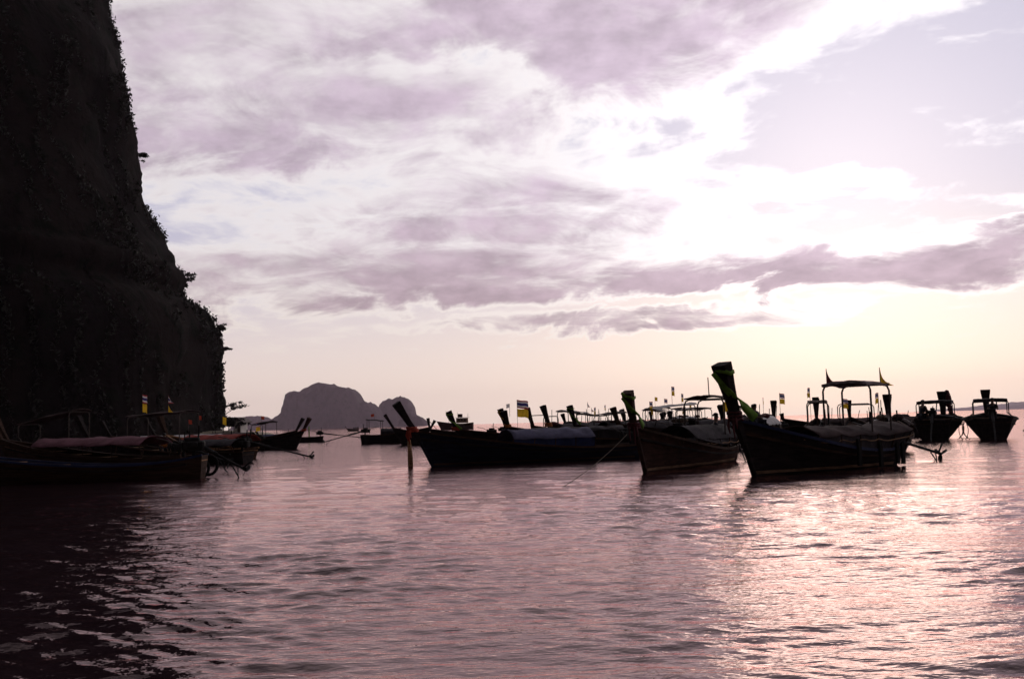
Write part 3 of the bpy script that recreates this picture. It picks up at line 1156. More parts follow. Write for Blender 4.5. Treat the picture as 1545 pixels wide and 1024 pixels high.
    # engine on its pivot
    if engine:
        ex = 0.30
        zb = gz(0.04) - 0.05
        mb = MB()
        mb.box((ex, 0, zb + 0.45), (0.75, 0.36, 0.34), bevel=0.05)
        mb.box((ex + 0.05, 0, zb + 0.68), (0.50, 0.22, 0.14), bevel=0.04)
        mb.tube([(ex + 0.40, 0, zb + 0.45), (ex + 0.47, 0, zb + 0.45)], 0.20, 12)
        mb.box((ex, 0.22, zb + 0.5), (0.35, 0.10, 0.18), bevel=0.03)
        mb.tube([(ex, 0, zb - 0.15), (ex, 0, zb + 0.3)], 0.07, 8)
        eng = mb.build('engine', 'engine_metal', root)
        MB().tube([(ex - 0.1, -0.2, zb + 0.6), (ex - 0.12, -0.24, zb + 0.9), (ex - 0.14, -0.24, zb + 1.15)], 0.03, 8).build('exhaust_pipe', 'engine_metal', eng)
        MB().tube([(ex + 0.35, 0.0, zb + 0.5), (ex + 0.8, 0.05, zb + 0.75), (ex + 1.3, 0.05, zb + 0.85)], 0.022, 6).build('tiller', 'metal_pipe', eng)
        tl = dict(len=3.6, z=0.3, yaw=0.0)
        if tail:
            tl.update(tail)
            s0 = Vector((ex - 0.3, 0, zb + 0.42))
            ln = tl['len']
            e0 = Vector((ex - ln * math.cos(rad(tl['yaw'])), ln * math.sin(rad(tl['yaw'])), tl['z']))
            mid = s0.lerp(e0, 0.35)
            sh = MB()
            sh.tube([s0, mid], 0.075, 8)
            sh.tube([mid, e0], 0.045, 8)
            so = sh.build('propeller_shaft', 'engine_metal', root)
            d = (e0 - s0).normalized()
            sd = d.cross(Vector((0, 0, 1))).normalized()
            up = sd.cross(d)
            mb = MB()
            mb.tube([e0, e0 + d * 0.16], [0.06, 0.035], 8)
            for k in range(3):
                a = 2 * math.pi * k / 3 + 0.5
                r1 = sd * math.cos(a) + up * math.sin(a)
                r2 = -sd * math.sin(a) + up * math.cos(a)
                c0 = e0 + d * 0.08
                rg = []
                for q, wd_ in ((0.03, 0.05), (0.10, 0.13), (0.19, 0.14), (0.25, 0.05)):
                    m_ = c0 + r1 * q
                    ch = (r2 * 0.85 + d * 0.5) * wd_ / 2
                    nn_ = d * 0.008
                    rg.append([m_ + ch + nn_, m_ - ch + nn_, m_ - ch - nn_, m_ + ch - nn_])
                mb.loft(rg)
            mb.build('propeller', 'engine_metal', so)
            mb = MB()
            b0 = e0 - d * 0.62
            mb.tube([b0, e0 - d * 0.02 - up * 0.36, e0 + d * 0.22 - up * 0.40], 0.022, 6)
            mb.tube([e0 - d * 0.25, e0 - d * 0.10 - up * 0.31], 0.018, 6)
            mb.tube([e0 - d * 0.04 + up * 0.02, e0 + d * 0.16 + up * 0.34], [0.03, 0.035], 6)
            mb.build('skeg', 'engine_metal', so)
    for fl in flags:
        flag(root, *fl[0], **fl[1])
    for s, side, dz in tyres:
        mb = MB()
        q = pt(s, 1.0, side)
        n = 16
        pth = [(q.x + math.cos(2 * math.pi * i / n) * 0.30, q.y + side * (0.09 + 0.05 * math.sin(2 * math.pi * i / n)), q.z - 0.33 + dz + math.sin(2 * math.pi * i / n) * 0.34) for i in range(n + 1)]
        mb.tube(pth, 0.055, 7)
        mb.build('tyre_fender', 'rubber', root, True)
    for s, side, r in hoops:
        q = pt(s, 1.0, side)
        pth = []
        for i in range(13):
            a = rad(115 - 200 * i / 12)
            pth.append((q.x + 0.05 * i / 12, q.y + side * (0.05 + r * 0.75 * math.cos(a)), q.z - r * 1.05 + r * 1.25 * math.sin(a)))
        MB().tube(pth, 0.022, 6).build('fender_hoop', 'rubber', root, True)
    for s, side, ln in fenders:
        q = pt(s, 1.0, side)
        MB().ribbon([q + Vector((0, side * 0.06, 0.25)), q + Vector((0, side * 0.09, -0.05)), q + Vector((0.03, side * 0.10, -ln))], [(1, 0, 0)] * 3, [0.11, 0.15, 0.15], 0.07).build('rubber_fender', 'rubber', root)
    if ladder:
        lx, side = ladder
        q = pt(lx, 1.0, side)
        lad = bpy.data.objects.new('ladder', None)
        COL.objects.link(lad)
        lad.parent = root
        a0 = q + Vector((-0.16, side * 0.10, 0.15))
        b0 = q + Vector((0.16, side * 0.10, 0.15))
        dn = Vector((0, side * 0.28, -0.85))
        for e in (a0, b0):
            MB().tube([e, e + dn], 0.022, 6).build('rail', 'metal_pipe', lad)
        for k in range(5):
            f = 0.1 + 0.2 * k
            MB().tube([a0 + dn * f, b0 + dn * f], 0.018, 6).build('rung', 'metal_pipe', lad)
    root['_L'] = L
    return root


def wpt(u, d):                                   # a point on the water under pixel column u, d metres off
    q = at_depth(u, hz(u), d)
    return Vector((q.x, q.y, 0.0))


W = on_water
G_RIGHT = 'longtail boats moored on the open side of the bay'

big = longtail('largest longtail boat with tall flared prow wearing a broad green sash', W(1137, 718), W(1332, 701), B=1.9, g0=0.46, g1=1.52, rake=0.42,
               prow_h=1.48, prow_rake=0.36, prow_w=0.46, hull='wood_black', rail='trim_blue', sash='cloth_green', sash_w=1.15, sash_run=1.0, tassel=True, garland='cloth_maroon', stripe='wood_pale', strake='wood_dark',
               awning=dict(x0=-0.02, x1=0.70, eave=0.97, crown=1.24, w=1.0, mat='tarp_brown', flare=0.35, hoops=6, curtain='tarp_dark', rise=0.06), bars=True,  # far-side curtain added to block light showing under the awning
               canopy=dict(x0=0.75, x1=1.75, h=2.50, w=1.6, tilt=0.03, mat='tarp_worn', roll=0.0, over=0.12, r=0.030, crown=0.07, th=0.08),
               tail=dict(len=3.7, z=0.22, yaw=0), fenders=((0.08, 1, 0.45), (0.26, 1, 0.5), (0.02, 1, 0.5), (0.45, 1, 0.5)),
               flags=(((((1.7, -0.68, 2.45), (1.7, -0.68, 2.98), 0.32, 0.46)), dict(kind='maroon', fly=(-0.3, 1), tri=True)),
                      ((((0.9, 0.62, 2.40), (0.9, 0.62, 2.95), 0.42, 0.55)), dict(kind='yellow', fly=(-0.9, 0.5), tri=True))))

second = longtail('brown longtail boat with a narrow green sash on its prow and a stern ladder', W(973, 713), W(1093, 695), B=1.75, g0=0.46, g1=1.36, rake=0.5,
                  prow_h=1.05, prow_rake=0.44, prow_w=0.31, hull='wood_red', rail='wood_dark', sash='cloth_green', sash_w=0.8, garland='cloth_maroon', tassel=True, stripe='wood_pale',
                  awning=dict(x0=0.10, x1=0.66, eave=0.92, crown=1.38, w=0.95, mat='tarp_dark', curtain='tarp_dark', gap=0.12), bars=True,
                  canopy=dict(x0=0.6, x1=2.0, h=2.3, w=1.45, tilt=0.0, mat='wood_dark', crown=0.10, pole=0.7), tail=dict(len=3.2, z=0.2, yaw=-8), ladder=(0.06, 1),
                  flags=(((((0.2, 0.1, 1.2), (0.2, 0.1, 2.15), 0.45, 0.36)), dict(kind='yellow', fly=(-0.5, 1))),))

centre = longtail('long dark boat seen broadside with a grey tarpaulin awning and leaning prow', W(652, 704), W(962, 690), B=1.9, g0=0.48, g1=1.40, rake=0.52,
                  prow_h=1.08, prow_rake=0.66, prow_w=0.34, hull='wood_navy', rail='wood_dark', garland='cloth_red', tassel=True, stripe='wood_dark', prow_mat='wood_black',
                  awning=dict(x0=0.27, x1=0.66, eave=0.98, crown=1.36, w=1.0, mat='tarp_grey', curtain='tarp_navy'), tail=dict(len=3.2, z=0.3, yaw=0))

longtail('dark boat with garlanded prow and rails moored directly behind the grey-awning boat', wpt(708, 50), hd=186, L=11, g0=0.6, g1=1.35, rake=0.5, prow_h=0.92, prow_rake=0.42, prow_w=0.36,
         hull='wood_black', sash='cloth_green', garland='cloth_red', awning=dict(x0=0.3, x1=0.78, eave=1.15, crown=1.35, w=1.0, mat='tarp_dark', curtain='tarp_dark'), tail=dict(len=3.5, z=0.3))

# --- the row of prows behind
row = [
    # label, u, d, heading, prow_h, extra
    ('boat whose prow is wound with yellow and white cloth, left of the big striped flag', 776, 62, 205, 1.10, dict(garland=None, sash='cloth_yellow',
        flags=(((((8.9, 0, 2.0), (8.9, 0, 2.8), 0.35, 0.25)), dict(kind='white', fly=(0.3, -1))),))),
    ('boat flying a big red, white and blue striped flag over a yellow flag', 779, 60, 215, 0.95, dict(garland='cloth_orange', canopy=dict(x0=6.0, x1=7.0, h=2.0, w=1.5, panel=False),
        flags=(((((8.9, 0.55, 1.0), (8.9, 0.55, 2.95), 0.70, 0.48)), dict(both=True, fly=(-0.8, 0.75))),))),
    ('boat with a stubby reddish prow and small white helm canopy', 816, 64, 205, 1.15, dict(prow_mat='wood_red', canopy=dict(x0=5.6, x1=7.0, h=2.15, w=1.5, tilt=0.10, mat='tarp_white'))),
    ('boat with a tall plain dark prow between two white canopies', 842, 57, 205, 1.15, dict(garland='cloth_orange', canopy=dict(x0=4.6, x1=5.8, h=2.05, w=1.6, tilt=-0.1, mat='tarp_brown'))),
    ('small far boat with two pennants above its canopy', 862, 88, 205, 0.9, dict(canopy=dict(x0=6.3, x1=7.6, h=2.1, w=1.6, tilt=0.1, mat='tarp_brown'),
        flags=(((((7.2, 0.5, 2.0), (7.2, 0.5, 3.3), 0.35, 0.5)), dict(kind='thai', fly=(-0.5, 1), tri=True)), ((((6.3, -0.4, 2.0), (6.3, -0.4, 2.8), 0.35, 0.4)), dict(kind='thai', fly=(-0.5, 1), tri=True))))),
    ('boat with a broad green-edged prow beside the arched frame', 880, 60, 210, 1.15, dict(sash='cloth_green')),
    ('boat with double white canopies on arched pipe frames and a striped masthead flag', 948, 54, 195, 0.9, dict(L=9.5, hull='wood_dark', deck='wood_pale',
        canopy=dict(x0=5.9, x1=8.2, h=2.38, w=1.5, tilt=-0.09, mat='tarp_white'), awning=dict(x0=0.2, x1=0.6, eave=1.1, crown=1.5, mat='tarp_dark'),
        flags=(((((6.9, 0, 2.3), (6.9, 0, 3.35), 0.22, 0.24)), dict(both=True, fly=(-0.5, 1))), ((((8.4, 0.4, 1.4), (8.4, 0.4, 2.55), 0.22, 0.24)), dict(both=True, fly=(-0.5, 1)))))),
    ('boat with a short dark prow just behind the narrow-sashed brown boat', 952, 76, 215, 1.0, dict(canopy=dict(x0=5.0, x1=6.6, h=2.2, w=1.7, mat='tarp_white'))),
    ('far boat with a flat canopy carrying a yellow flag and a striped flag', 985, 92, 250, 0.9, dict(canopy=dict(x0=4.5, x1=6.0, h=2.6, w=2.0, mat='tarp_brown'),
        flags=(((((5.0, -0.5, 2.5), (5.0, -0.5, 3.7), 0.35, 0.38)), dict(kind='yellow', fly=(0.5, 1))), ((((5.0, 0.4, 2.5), (5.0, 0.4, 3.5), 0.42, 0.40)), dict(kind='thai', fly=(0.5, 1)))))),
    ('far boat with a braced forked prow on the skyline', 990, 84, 20, 0.75, dict(strut=True, canopy=None)),
    ('far boat with a pale tarpaulin roof and a pole of two small flags', 1004, 84, 240, 0.7, dict(awning=dict(x0=0.3, x1=0.8, eave=1.3, crown=1.75, mat='tarp_white'), canopy=dict(x0=4.0, x1=5.2, h=2.35, w=1.5, tilt=0.1, mat='tarp_brown'),
        flags=(((((4.6, 0, 2.2), (4.6, 0, 3.75), 0.28, 0.34)), dict(both=True, fly=(0.5, 1))),))),
    ('boat with a long thin canopy behind the seated boatman', 1016, 72, 100, 0.7, dict(canopy=dict(x0=3.5, x1=5.4, h=2.25, w=1.9, tilt=-0.03, mat='tarp_white'))),
    ('boat with a grey heaped tarpaulin and a small flat canopy between the two sashed prows', 1096, 62, 235, 0.95, dict(awning=dict(x0=0.35, x1=0.75, eave=1.15, crown=1.6, mat='tarp_grey'),
        canopy=dict(x0=5.6, x1=6.8, h=2.15, w=1.3, mat='tarp_dark'))),
]
for gi, (lab, u, d, hd_, ph, ex) in enumerate(row):
    kw = dict(gear=gi + 3, hd=hd_, L=8.6, prow_h=ph, g0=0.5, g1=1.38, rake=0.45, prow_rake=0.32, hull='wood_black', far=d > 65, tail=dict(len=3.2, z=0.3),
              awning=dict(x0=0.2, x1=0.66, eave=1.05, crown=1.5, mat='tarp_dark', curtain='tarp_dark'))
    kw.update(ex)
    longtail(lab, wpt(u, d), group='longtail boats in the row behind', **kw)

row2 = [
    ('boat with a narrow dark prow held by a slanting brace, behind the largest boat', 1166, 56, 67, 1.05, dict(strut=True, engine=False, awning=dict(x0=0.1, x1=0.7, eave=1.2, crown=1.62, mat='tarp_white'),
        flags=(((((4.3, -1.0, 1.2), (4.3, -1.0, 2.75), 0.26, 0.26)), dict(both=True, fly=(0.3, -1))),))),
    ('boat with a dark prow crossing its own low flat canopy bar', 1232, 52, 75, 1.10, dict(strut=True, canopy=dict(x0=5.6, x1=7.0, h=2.22, w=1.0, mat='wood_dark', crown=0.0))),
    ('boat with a square prow and a bare pipe frame under the brown helm canopy', 1283, 60, 80, 1.0, dict(canopy=dict(x0=6.0, x1=6.8, h=2.15, w=1.9, panel=False),
        flags=(((((4.4, 1.0, 1.2), (4.4, 1.0, 2.45), 0.32, 0.26)), dict(both=True, fly=(0.3, -1))),))),
    ('boat with a thick square prow standing just right of the brown helm canopy', 1340, 47, 70, 1.05, dict(strut=True, prow_w=0.42, awning=dict(x0=0.2, x1=0.7, eave=1.1, crown=1.42, mat='tarp_white'))),
    ('low pale-roofed boat partly hidden behind the boat carrying two people', 1188, 66, 172, 0.6, dict(L=9, prow_h=0.35, awning=dict(x0=0.05, x1=0.75, eave=1.1, crown=1.35, mat='tarp_brown', curtain='tarp_dark'))),
]
for gi, (lab, u, d, hd_, ph, ex) in enumerate(row2):
    kw = dict(gear=gi + 40, hd=hd_, L=8.4, prow_h=ph, g0=0.5, g1=1.38, rake=0.25, prow_rake=0.22, hull='wood_black', far=False, awning=None)
    kw.update(ex)
    longtail(lab, wpt(u, d), group='longtail boats in the row behind', **kw)

# --- the two boats seen from astern on the right
ASTERN = []
for lab, stp, hd_, side, pw_ in [
    ('boat seen from astern carrying two people, cloth bundled thickly on its prow', W(1409, 664), 63, -1, 0.62),
    ('boat seen from astern with one person aboard and a narrower bare prow', W(1500, 663), 66.5, 1, 0.55),
]:
    dv = Vector((math.cos(rad(hd_)), math.sin(rad(hd_)), 0)) * 8.2
    ASTERN.append(longtail(lab, stp + dv, stp, B=2.8, g0=1.0, g1=1.4, rake=0.3, prow_h=1.42, prow_rake=0.08, prow_w=pw_, hull='wood_black', group='boats seen from astern', stern_rise=0.12,
             canopy=dict(x0=1.6, x1=3.4, h=2.18, w=1.9 if side < 0 else 1.75, tilt=0.02, mat='tarp_dark', crown=0.03, th=0.16), awning=dict(x0=0.42, x1=0.75, eave=1.1, crown=1.35, mat='tarp_dark'),
             hoops=((0.10, side, 0.45), (0.16, side, 0.40), (0.24, side, 0.50)), bundle=-1 if side < 0 else 0, tail=dict(len=2.4, z=-0.1)))

# --- left: the dark boats under the cliff
longtail('nearest dark boat under the cliff with blue gunwale and bare brown stern', W(-150, 736), W(306, 721), B=1.7, g0=0.42, g1=1.5, stern_rise=0.38, hull='wood_dark', rail='trim_blue', deck='wood_bright',
         group='boats under the cliff', tail=dict(len=1.9, z=0.30, yaw=20), tyres=((0.0, -1, -0.05), (0.03, -1, -0.1)), awning=None)
longtail('boat with a long pinkish awning close under the cliff', wpt(20, 44), wpt(286, 41), B=1.9, g0=0.5, g1=1.5, hull='wood_dark', rail='wood_dark', deck='wood_pale', group='boats under the cliff',
         awning=dict(x0=0.18, x1=0.80, eave=1.18, crown=1.50, w=1.1, mat='tarp_pink'), tail=dict(len=3.0, z=0.4, yaw=20))
longtail('boat with a pale sloping helm canopy rising above the pinkish awning', wpt(30, 47.5), hd=170, L=8.5, hull='wood_dark', rail='wood_dark', group='boats under the cliff',
         canopy=dict(x0=5.4, x1=8.0, h=2.75, w=1.6, tilt=-0.20, mat='tarp_brown'), awning=None)
longtail('boat with a flat canopy flying two pairs of striped and yellow flags', wpt(150, 52), hd=165, L=8.6, hull='wood_black', rail='wood_dark', group='boats under the cliff',
         canopy=dict(x0=3.3, x1=6.3, h=2.65, w=1.7, tilt=-0.05, mat='tarp_brown'), awning=dict(x0=0.05, x1=0.45, eave=0.9, crown=1.2, mat='tarp_dark'),
         flags=(((((5.6, 0.6, 2.6), (5.6, 0.6, 3.55), 0.42, 0.42)), dict(both=True, fly=(-1, 0.3))), ((((4.1, 0.6, 2.6), (4.1, 0.6, 3.50), 0.50, 0.44)), dict(both=True, fly=(-1, 0.3), tri=True))))
longtail('boat with a red awning and a very long propeller shaft reaching over open water', wpt(262, 61), wpt(376, 57), B=1.9, g0=0.5, hull='wood_dark', rail='wood_bright', deck='wood_bright', group='boats under the cliff',
         awning=dict(x0=0.03, x1=0.75, eave=1.05, crown=1.42, w=1.1, mat='tarp_red'), tail=dict(len=4.7, z=0.06, yaw=-7))
longtail('dark boat with its prow slanting right, a thin flat canopy and a red pennant amidships', W(447, 677), hd=-22, L=8.0, hull='wood_black', rail='wood_dark', prow_h=1.0, prow_rake=0.62, garland='cloth_red', prow_mat='wood_red', group='boats under the cliff',
         awning=dict(x0=0.1, x1=0.5, eave=1.0, crown=1.3, mat='tarp_grey'), canopy=dict(x0=4.2, x1=5.6, h=2.1, w=1.5, tilt=0.12, mat='tarp_dark'),
         flags=(((((4.4, 0.3, 2.0), (4.4, 0.3, 2.75), 0.35, 0.28)), dict(kind='red', fly=(1, 0))),))
longtail('boat with a bare dark slanting prow, tucked behind the red-pennant boat', wpt(437, 92), hd=-15, L=8.0, hull='wood_black', prow_h=1.1, prow_rake=0.62, group='boats under the cliff', far=True)
gp = longtail('small boat with a green post and exposed engine trailing its shaft toward the island', wpt(396, 118), hd=188, L=2.0 + 5.0, g0=0.55, g1=1.0, prow_h=0.5, hull='wood_black', far=True, group='boats under the cliff', tail=dict(len=5.0, z=0.35),
         awning=None)
MB().tube([(1.6, 0, 0.3), (1.6, 0, 1.9)], 0.07, 6).build('post', 'cloth_green', gp)
longtail('boat with a low pale roof and a yellow flag in front of the shore trees', wpt(245, 82), hd=175, L=8.5, hull='wood_black', far=True, group='boats under the cliff', awning=dict(x0=0.1, x1=0.8, eave=1.05, crown=1.45, mat='tarp_brown', curtain='tarp_dark'),
         flags=(((((3.4, 0, 1.6), (3.4, 0, 2.75), 0.38, 0.6)), dict(kind='yellow', fly=(-1, 0.2))),))
longtail('boat with a whitish roof under two crimson pennants by the cliff foot', wpt(180, 74), hd=178, L=8.5, hull='wood_black', far=True, group='boats under the cliff', awning=dict(x0=0.1, x1=0.8, eave=1.05, crown=1.40, mat='tarp_white', curtain='tarp_dark'),
         flags=(((((3.3, 0, 1.6), (3.3, 0, 2.5), 0.3, 0.3)), dict(kind='red', fly=(-1, 0.2))), ((((2.6, 0, 1.6), (2.6, 0, 2.8), 0.3, 0.3)), dict(kind='red', fly=(-1, 0.2)))))
longtail('long low grey-roofed boat with striped and yellow flags near the beach house', wpt(296, 98), hd=172, L=9.5, hull='wood_black', far=True, group='boats under the cliff', prow_h=0.3, awning=dict(x0=0.02, x1=0.75, eave=0.95, crown=1.2, mat='tarp_grey', curtain='tarp_dark'),
         flags=(((((2.9, 0, 0.9), (2.9, 0, 2.35), 0.45, 0.40)), dict(both=True, fly=(1, 0.2))),))

# --- between the islands and the middle boat
longtail('dark boat with a high thin canopy and engine cocked up at its stern', wpt(640, 96), wpt(546, 96), g0=0.75, hull='wood_black', rail='wood_dark', B=1.9, prow_h=0.6, group='boats off the island',
         canopy=dict(x0=0.6, x1=1.9, h=2.3, w=1.4, tilt=-0.10, mat='tarp_dark'), awning=dict(x0=0.32, x1=0.62, eave=1.15, crown=1.45, mat='tarp_dark', curtain='tarp_dark'), tail=dict(len=3.9, z=0.30),
         flags=(((((1.2, 0, 2.2), (1.2, 0, 2.85), 0.35, 0.26)), dict(kind='red', fly=(-1, 0.2))),))
longtail('boat with a plain dark prow leaning left before the smaller island', wpt(606, 84), hd=190, L=8.0, hull='wood_black', prow_h=1.15, prow_rake=0.62, group='boats off the island', far=True)
longtail('low distant boat with an upright stubby prow near the fishing trawler', wpt(655, 112), hd=160, L=8.5, hull='wood_black', prow_h=1.2, prow_rake=0.15, g1=1.2, group='boats off the island', far=True, awning=None, strut=True)
longtail('tiny solitary boat far out in front of the large island', wpt(525, 430), hd=178, L=4.6, B=1.4, hull='wood_dark', prow_h=1.0, g0=0.9, g1=1.2, group='boats off the island', far=True, awning=dict(x0=0.1, x1=0.5, eave=1.2, crown=1.6, mat='tarp_dark'), engine=True)
longtail('boat mostly beyond the picture edge, its raised propeller shaft showing', wpt(1862, 42), hd=3, L=7.0, hull='wood_black', group='boats seen from astern', tail=dict(len=2.25, z=0.42), awning=None)


# ------------------------------------------------------------------ far fishing trawler
def trawler():
    p = wpt(690, 330)
    t = empty('fishing_trawler', p, rad(172), 'distant wooden fishing trawler with a wheelhouse and masts on the horizon', 'ship')
    L, B = 10.5, 3.2
    rings = []
    for i in range(13):
        s = i / 12
        x = -L / 2 + s * L
        g = 1.7 + 1.2 * s ** 2.5 + 0.5 * (1 - s) ** 3
        hb = B / 2 * (0.75 + 0.25 * math.sin(min(1, s / 0.4) * 1.57)) * (1 - max(0, (s - 0.6) / 0.4) ** 2.2) + 0.04
        rings.append([(x + 0.5 * s ** 3 * (z + .6), y * hb, z) for y, z in ((1, g), (0.92, g * 0.5), (0.7, -0.2), (0, -0.6), (-0.7, -0.2), (-0.92, g * 0.5), (-1, g))])
    MB().loft(rings).build('hull', 'wood_red', t)
    MB().box((-1.6, 0, 2.9), (3.6, 2.2, 1.6), bevel=0.1).build('wheelhouse', 'wood_pale', t)
    MB().box((-1.8, 0, 3.85), (4.4, 2.7, 0.12)).build('roof', 'tarp_white', t)
    MB().box((-1.0, 0, 4.5), (1.4, 1.4, 1.1), bevel=0.08).build('pilot_cabin', 'wood_red', t)
    for x, h in ((2.8, 4.8), (-3.6, 5.2), (-0.2, 5.6)):
        MB().tube([(x, 0, 1.6), (x, 0, h)], [0.07, 0.04], 6).build('mast', 'metal_pipe', t)
    for x in (-2.8, -1.8, -0.8):
        MB().box((x, 1.11, 3.1), (0.5, 0.05, 0.5)).build('window', 'glass_dark', t)


trawler()


# ------------------------------------------------------------------ people
def person(loc, rz, label, pose='sit', shirt='shirt_dark', lean=0.1):
    root = empty('person', loc, rz, label, 'person')
    # joints: x forward, y left, z up; origin at the seat or at the feet
    z0 = 0.10 if pose == 'sit' else 0.90
    J = {}
    J['pelvis'] = Vector((0, 0, z0))
    J['belly'] = Vector((lean * 0.4, 0, z0 + 0.20))
    J['chest'] = Vector((lean, 0, z0 + 0.40))
    J['neck'] = Vector((lean * 1.25, 0, z0 + 0.56))
    J['chin'] = Vector((lean * 1.4 + 0.02, 0, z0 + 0.64))
    J['skull'] = Vector((lean * 1.5 + 0.01, 0, z0 + 0.75))
    edges = [('pelvis', 'belly'), ('belly', 'chest'), ('chest', 'neck'), ('neck', 'chin'), ('chin', 'skull')]
    R = dict(pelvis=0.15, belly=0.14, chest=0.155, neck=0.06, chin=0.075, skull=0.095)
    J['nose'] = J['skull'] + Vector((0.10, 0, -0.05))
    R['nose'] = 0.018
    edges.append(('skull', 'nose'))
    for s, n in ((1, 'L'), (-1, 'R')):
        J['sh' + n] = Vector((lean * 1.1, s * 0.19, z0 + 0.47))
        J['el' + n] = Vector((lean + 0.12, s * 0.25, z0 + 0.22))
        J['wr' + n] = Vector((lean + 0.36, s * 0.17, z0 + 0.20 + (0.10 if s > 0 else 0)))
        J['pa' + n] = J['wr' + n] + Vector((0.07, 0, -0.005))
        R.update({'sh' + n: 0.062, 'el' + n: 0.044, 'wr' + n: 0.030, 'pa' + n: 0.032})
        edges += [('chest', 'sh' + n), ('sh' + n, 'el' + n), ('el' + n, 'wr' + n), ('wr' + n, 'pa' + n)]
        for k in range(4):
            a = 'f%d%s' % (k, n)
            b = a + 't'
            J[a] = J['pa' + n] + Vector((0.045, (k - 1.5) * 0.022, 0))
            J[b] = J[a] + Vector((0.03, 0, -0.03 + 0.004 * k))
            R[a] = R[b] = 0.009
            edges += [('pa' + n, a), (a, b)]
        J['th' + n] = J['wr' + n] + Vector((0.06, -s * 0.05, 0.01))
        R['th' + n] = 0.010
        edges.append(('wr' + n, 'th' + n))
        if pose == 'sit':
            J['hip' + n] = Vector((0.02, s * 0.10, z0))
            J['kn' + n] = Vector((0.44, s * 0.15, z0 + 0.03))
            J['an' + n] = Vector((0.46, s * 0.13, z0 - 0.40))
            J['to' + n] = Vector((0.62, s * 0.14, z0 - 0.44))
        else:
            J['hip' + n] = Vector((0, s * 0.10, z0 - 0.03))
            J['kn' + n] = Vector((0.05 * s, s * 0.11, z0 - 0.45))
            J['an' + n] = Vector((0.02 * s, s * 0.11, z0 - 0.83))
            J['to' + n] = Vector((0.16 + 0.02 * s, s * 0.12, z0 - 0.87))
        R.update({'hip' + n: 0.095, 'kn' + n: 0.062, 'an' + n: 0.042, 'to' + n: 0.035})
        edges += [('pelvis', 'hip' + n), ('hip' + n, 'kn' + n), ('kn' + n, 'an' + n), ('an' + n, 'to' + n)]

    def skinned(name, names, eds, grow, m, rootj):
        idx = {k: i for i, k in enumerate(names)}
        me = bpy.data.meshes.new(name)
        me.from_pydata([tuple(J[k]) for k in names], [(idx[a], idx[b]) for a, b in eds], [])
        o = bpy.data.objects.new(name, me)
        COL.objects.link(o)
        o.parent = root
        o.modifiers.new('skin', 'SKIN').use_smooth_shade = True
        if not me.skin_vertices:
            return o
        for k, i in idx.items():
            sv = me.skin_vertices[0].data[i]
            sv.radius = (R[k] + grow, R[k] + grow)
            sv.use_root = (k == rootj)
        o.modifiers.new('sub', 'SUBSURF').render_levels = 1
        me.materials.append(MATS[m])
        return o
    skinned('body', list(J), edges, 0.0, 'skin', 'pelvis')
    up = ['pelvis', 'belly', 'chest', 'shL', 'shR', 'uaL', 'uaR']
    for n in 'LR':
        J['ua' + n] = J['sh' + n].lerp(J['el' + n], 0.6)
        R['ua' + n] = 0.056
    skinned('shirt', up, [('pelvis', 'belly'), ('belly', 'chest'), ('chest', 'shL'), ('chest', 'shR'), ('shL', 'uaL'), ('shR', 'uaR')], 0.018, shirt, 'pelvis')
    for n in 'LR':
        J['lk' + n] = J['hip' + n].lerp(J['kn' + n], 0.85)
        R['lk' + n] = 0.072
    skinned('shorts', ['pelvis', 'hipL', 'hipR', 'lkL', 'lkR'], [('pelvis', 'hipL'), ('pelvis', 'hipR'), ('hipL', 'lkL'), ('hipR', 'lkR')], 0.02, 'shorts_dark', 'pelvis')
    # hair cap
    mb = MB()
    c = J['skull'] + Vector((-0.012, 0, 0.012))
    rg = []
    for i in range(6):
        a = i / 5 * 1.75
        r = 0.108 * math.sin(a) + 0.002
        z = 0.108 * math.cos(a)
        rg.append([c + Vector((r * math.cos(2 * math.pi * k / 12) - (0.02 if i > 3 else 0), r * math.sin(2 * math.pi * k / 12), z)) for k in range(12)])
    mb.loft(rg).build('hair', 'hair', root, True)
    return root


def at_h(u, v, d):
    return at_depth(u, v, d)


def boat_point(boat, x, y, z):
    m = Matrix.Translation(boat.location) @ boat.rotation_euler.to_matrix().to_4x4()
    return m @ Vector((x, y, z))


def proj_u(q):
    c = CAM_R.transposed() @ (Vector(q) - Vector((0, 0, CAM_H)))
    return CX + F_PX * c.x / -c.z


def along(boat, u, y, z):                        # the point of a boat's centre line (offset y) in pixel column u
    lo, hi = 0.0, boat['_L']
    flip = proj_u(boat_point(boat, lo, y, z)) > proj_u(boat_point(boat, hi, y, z))
    for _ in range(40):
        m = (lo + hi) / 2
        if (proj_u(boat_point(boat, m, y, z)) < u) != flip:
            lo = m
        else:
            hi = m
    return boat_point(boat, (lo + hi) / 2, y, z)


BOATS = {o['label']: o for o in COL.objects if o.get('category') == 'boat'}


def boat_like(txt):
    return [o for k, o in BOATS.items() if txt in k][0]


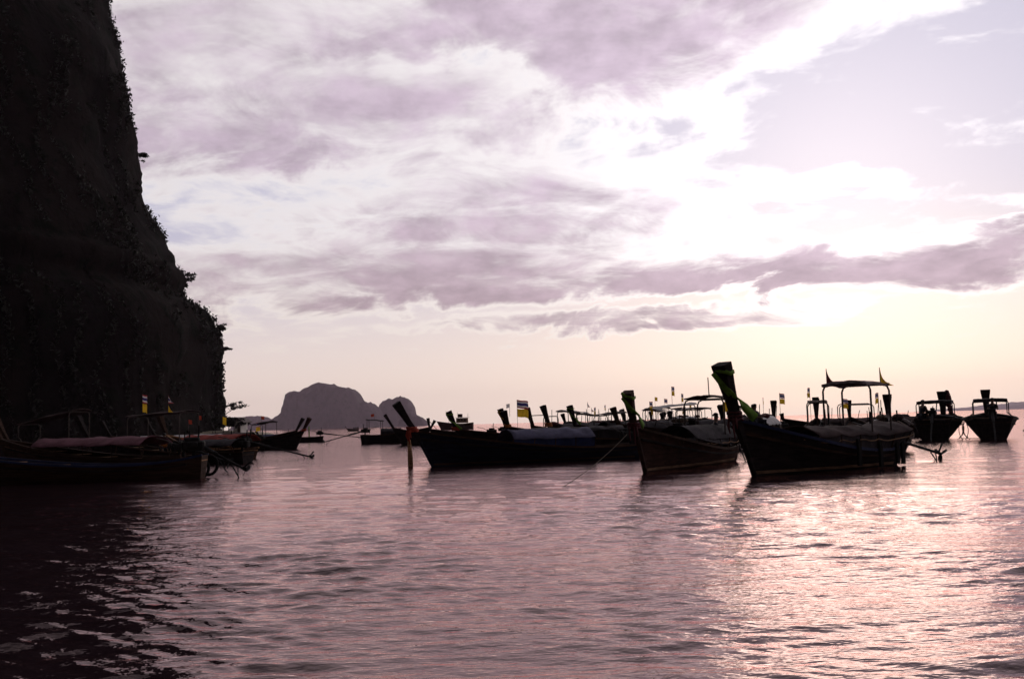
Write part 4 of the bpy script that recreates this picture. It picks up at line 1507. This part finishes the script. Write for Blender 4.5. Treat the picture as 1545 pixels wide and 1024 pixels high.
bpy.context.view_layer.update()
person(boat_point(second, 1.15, 0.05, 0.80), rad(-10), 'person in dark shirt seated at the stern of the ladder boat, arm out', 'sit', 'shirt_dark', 0.05)
b14 = boat_like('held by a slanting brace')
person(boat_point(b14, 0.35, -0.28, 0.44), rad(-35), 'person in dark clothes standing by the largest prow, reaching forward', 'stand', 'shirt_dark', 0.06)
person(boat_point(b14, 0.80, -0.58, 0.42), rad(200), 'second person beside the largest prow, bending toward the other', 'stand', 'shirt_grey', 0.30)
person(boat_point(ASTERN[0], 0.75, 0.62, 0.50), rad(20), 'person with raised arm standing in the bundle-prowed boat', 'stand', 'shirt_dark', 0.10)
person(boat_point(ASTERN[0], 0.95, 0.22, 0.75), rad(200), 'person sitting low beside the one with the raised arm', 'sit', 'shirt_grey', 0.12)
person(boat_point(ASTERN[1], 1.0, -0.05, 0.48), rad(250), 'lone person in dark shirt under the canopy of the bare-prowed boat', 'stand', 'shirt_dark', 0.10)
person(along(boat_like('two pairs of striped'), 247, -0.2, 0.62), rad(-60), 'person in an orange shirt sitting in the flag-canopied boat under the cliff', 'sit', 'shirt_orange', 0.08)


# ------------------------------------------------------------------ moorings
def rope(name, pts, r, label, m='rope', cat='rope'):
    o = MB().tube(pts, r, 6).build(name, m, None, True)
    return tag(o, label, cat)


def sag(a, b, s, n=10):
    return [Vector(a).lerp(Vector(b), i / n) - Vector((0, 0, s * 4 * (i / n) * (1 - i / n))) for i in range(n + 1)]


a = at_depth(946, 655, 28.9)
b = W(834, 737)
b.z = -0.1
rope('mooring_rope', sag(a, b, 0.12), 0.008, 'taut mooring rope running from the narrow-sashed prow down into the water')
rope('stern_rope', [Vector(q) + Vector((0, 0, 0.05)) for q in (W(1446, 662.5), W(1470, 662.5), W(1500, 662))], 0.02, 'dark line lying on the water between the two boats seen from astern')
pw = W(620, 704)
mp = MB().tube([(pw.x, pw.y, -1.0), (pw.x - 0.02, pw.y, 0.4), (pw.x - 0.05, pw.y, 1.05)], [0.11, 0.10, 0.06], 8).build('mooring_post', 'wood_bright', None, True)
tag(mp, 'single brown wooden post standing in the water under the red-ribboned prow', 'post')


# ------------------------------------------------------------------ haze
def make_haze():
    x0, x1, y0, y1, z0, z1 = -10000, 10000, -10000, 10000, -6.0, 310.0
    mb = MB().box(((x0 + x1) / 2, (y0 + y1) / 2, (z0 + z1) / 2), (x1 - x0, y1 - y0, z1 - z0))
    m = bpy.data.materials.new('haze_air')
    m.use_nodes = True
    t = m.node_tree
    t.nodes.clear()
    out = t.nodes.new('ShaderNodeOutputMaterial')
    v = t.nodes.new('ShaderNodeVolumePrincipled')
    v.inputs['Color'].default_value = (0.97, 0.79, 0.92, 1)
    v.inputs['Density'].default_value = 0.00004
    v.inputs['Anisotropy'].default_value = 0.55
    t.links.new(v.outputs[0], out.inputs['Volume'])
    o = mb.build('haze', m)
    o['kind'] = 'stuff'
    o['label'] = 'thin mauve sea haze over the bay'
    return o


make_haze()
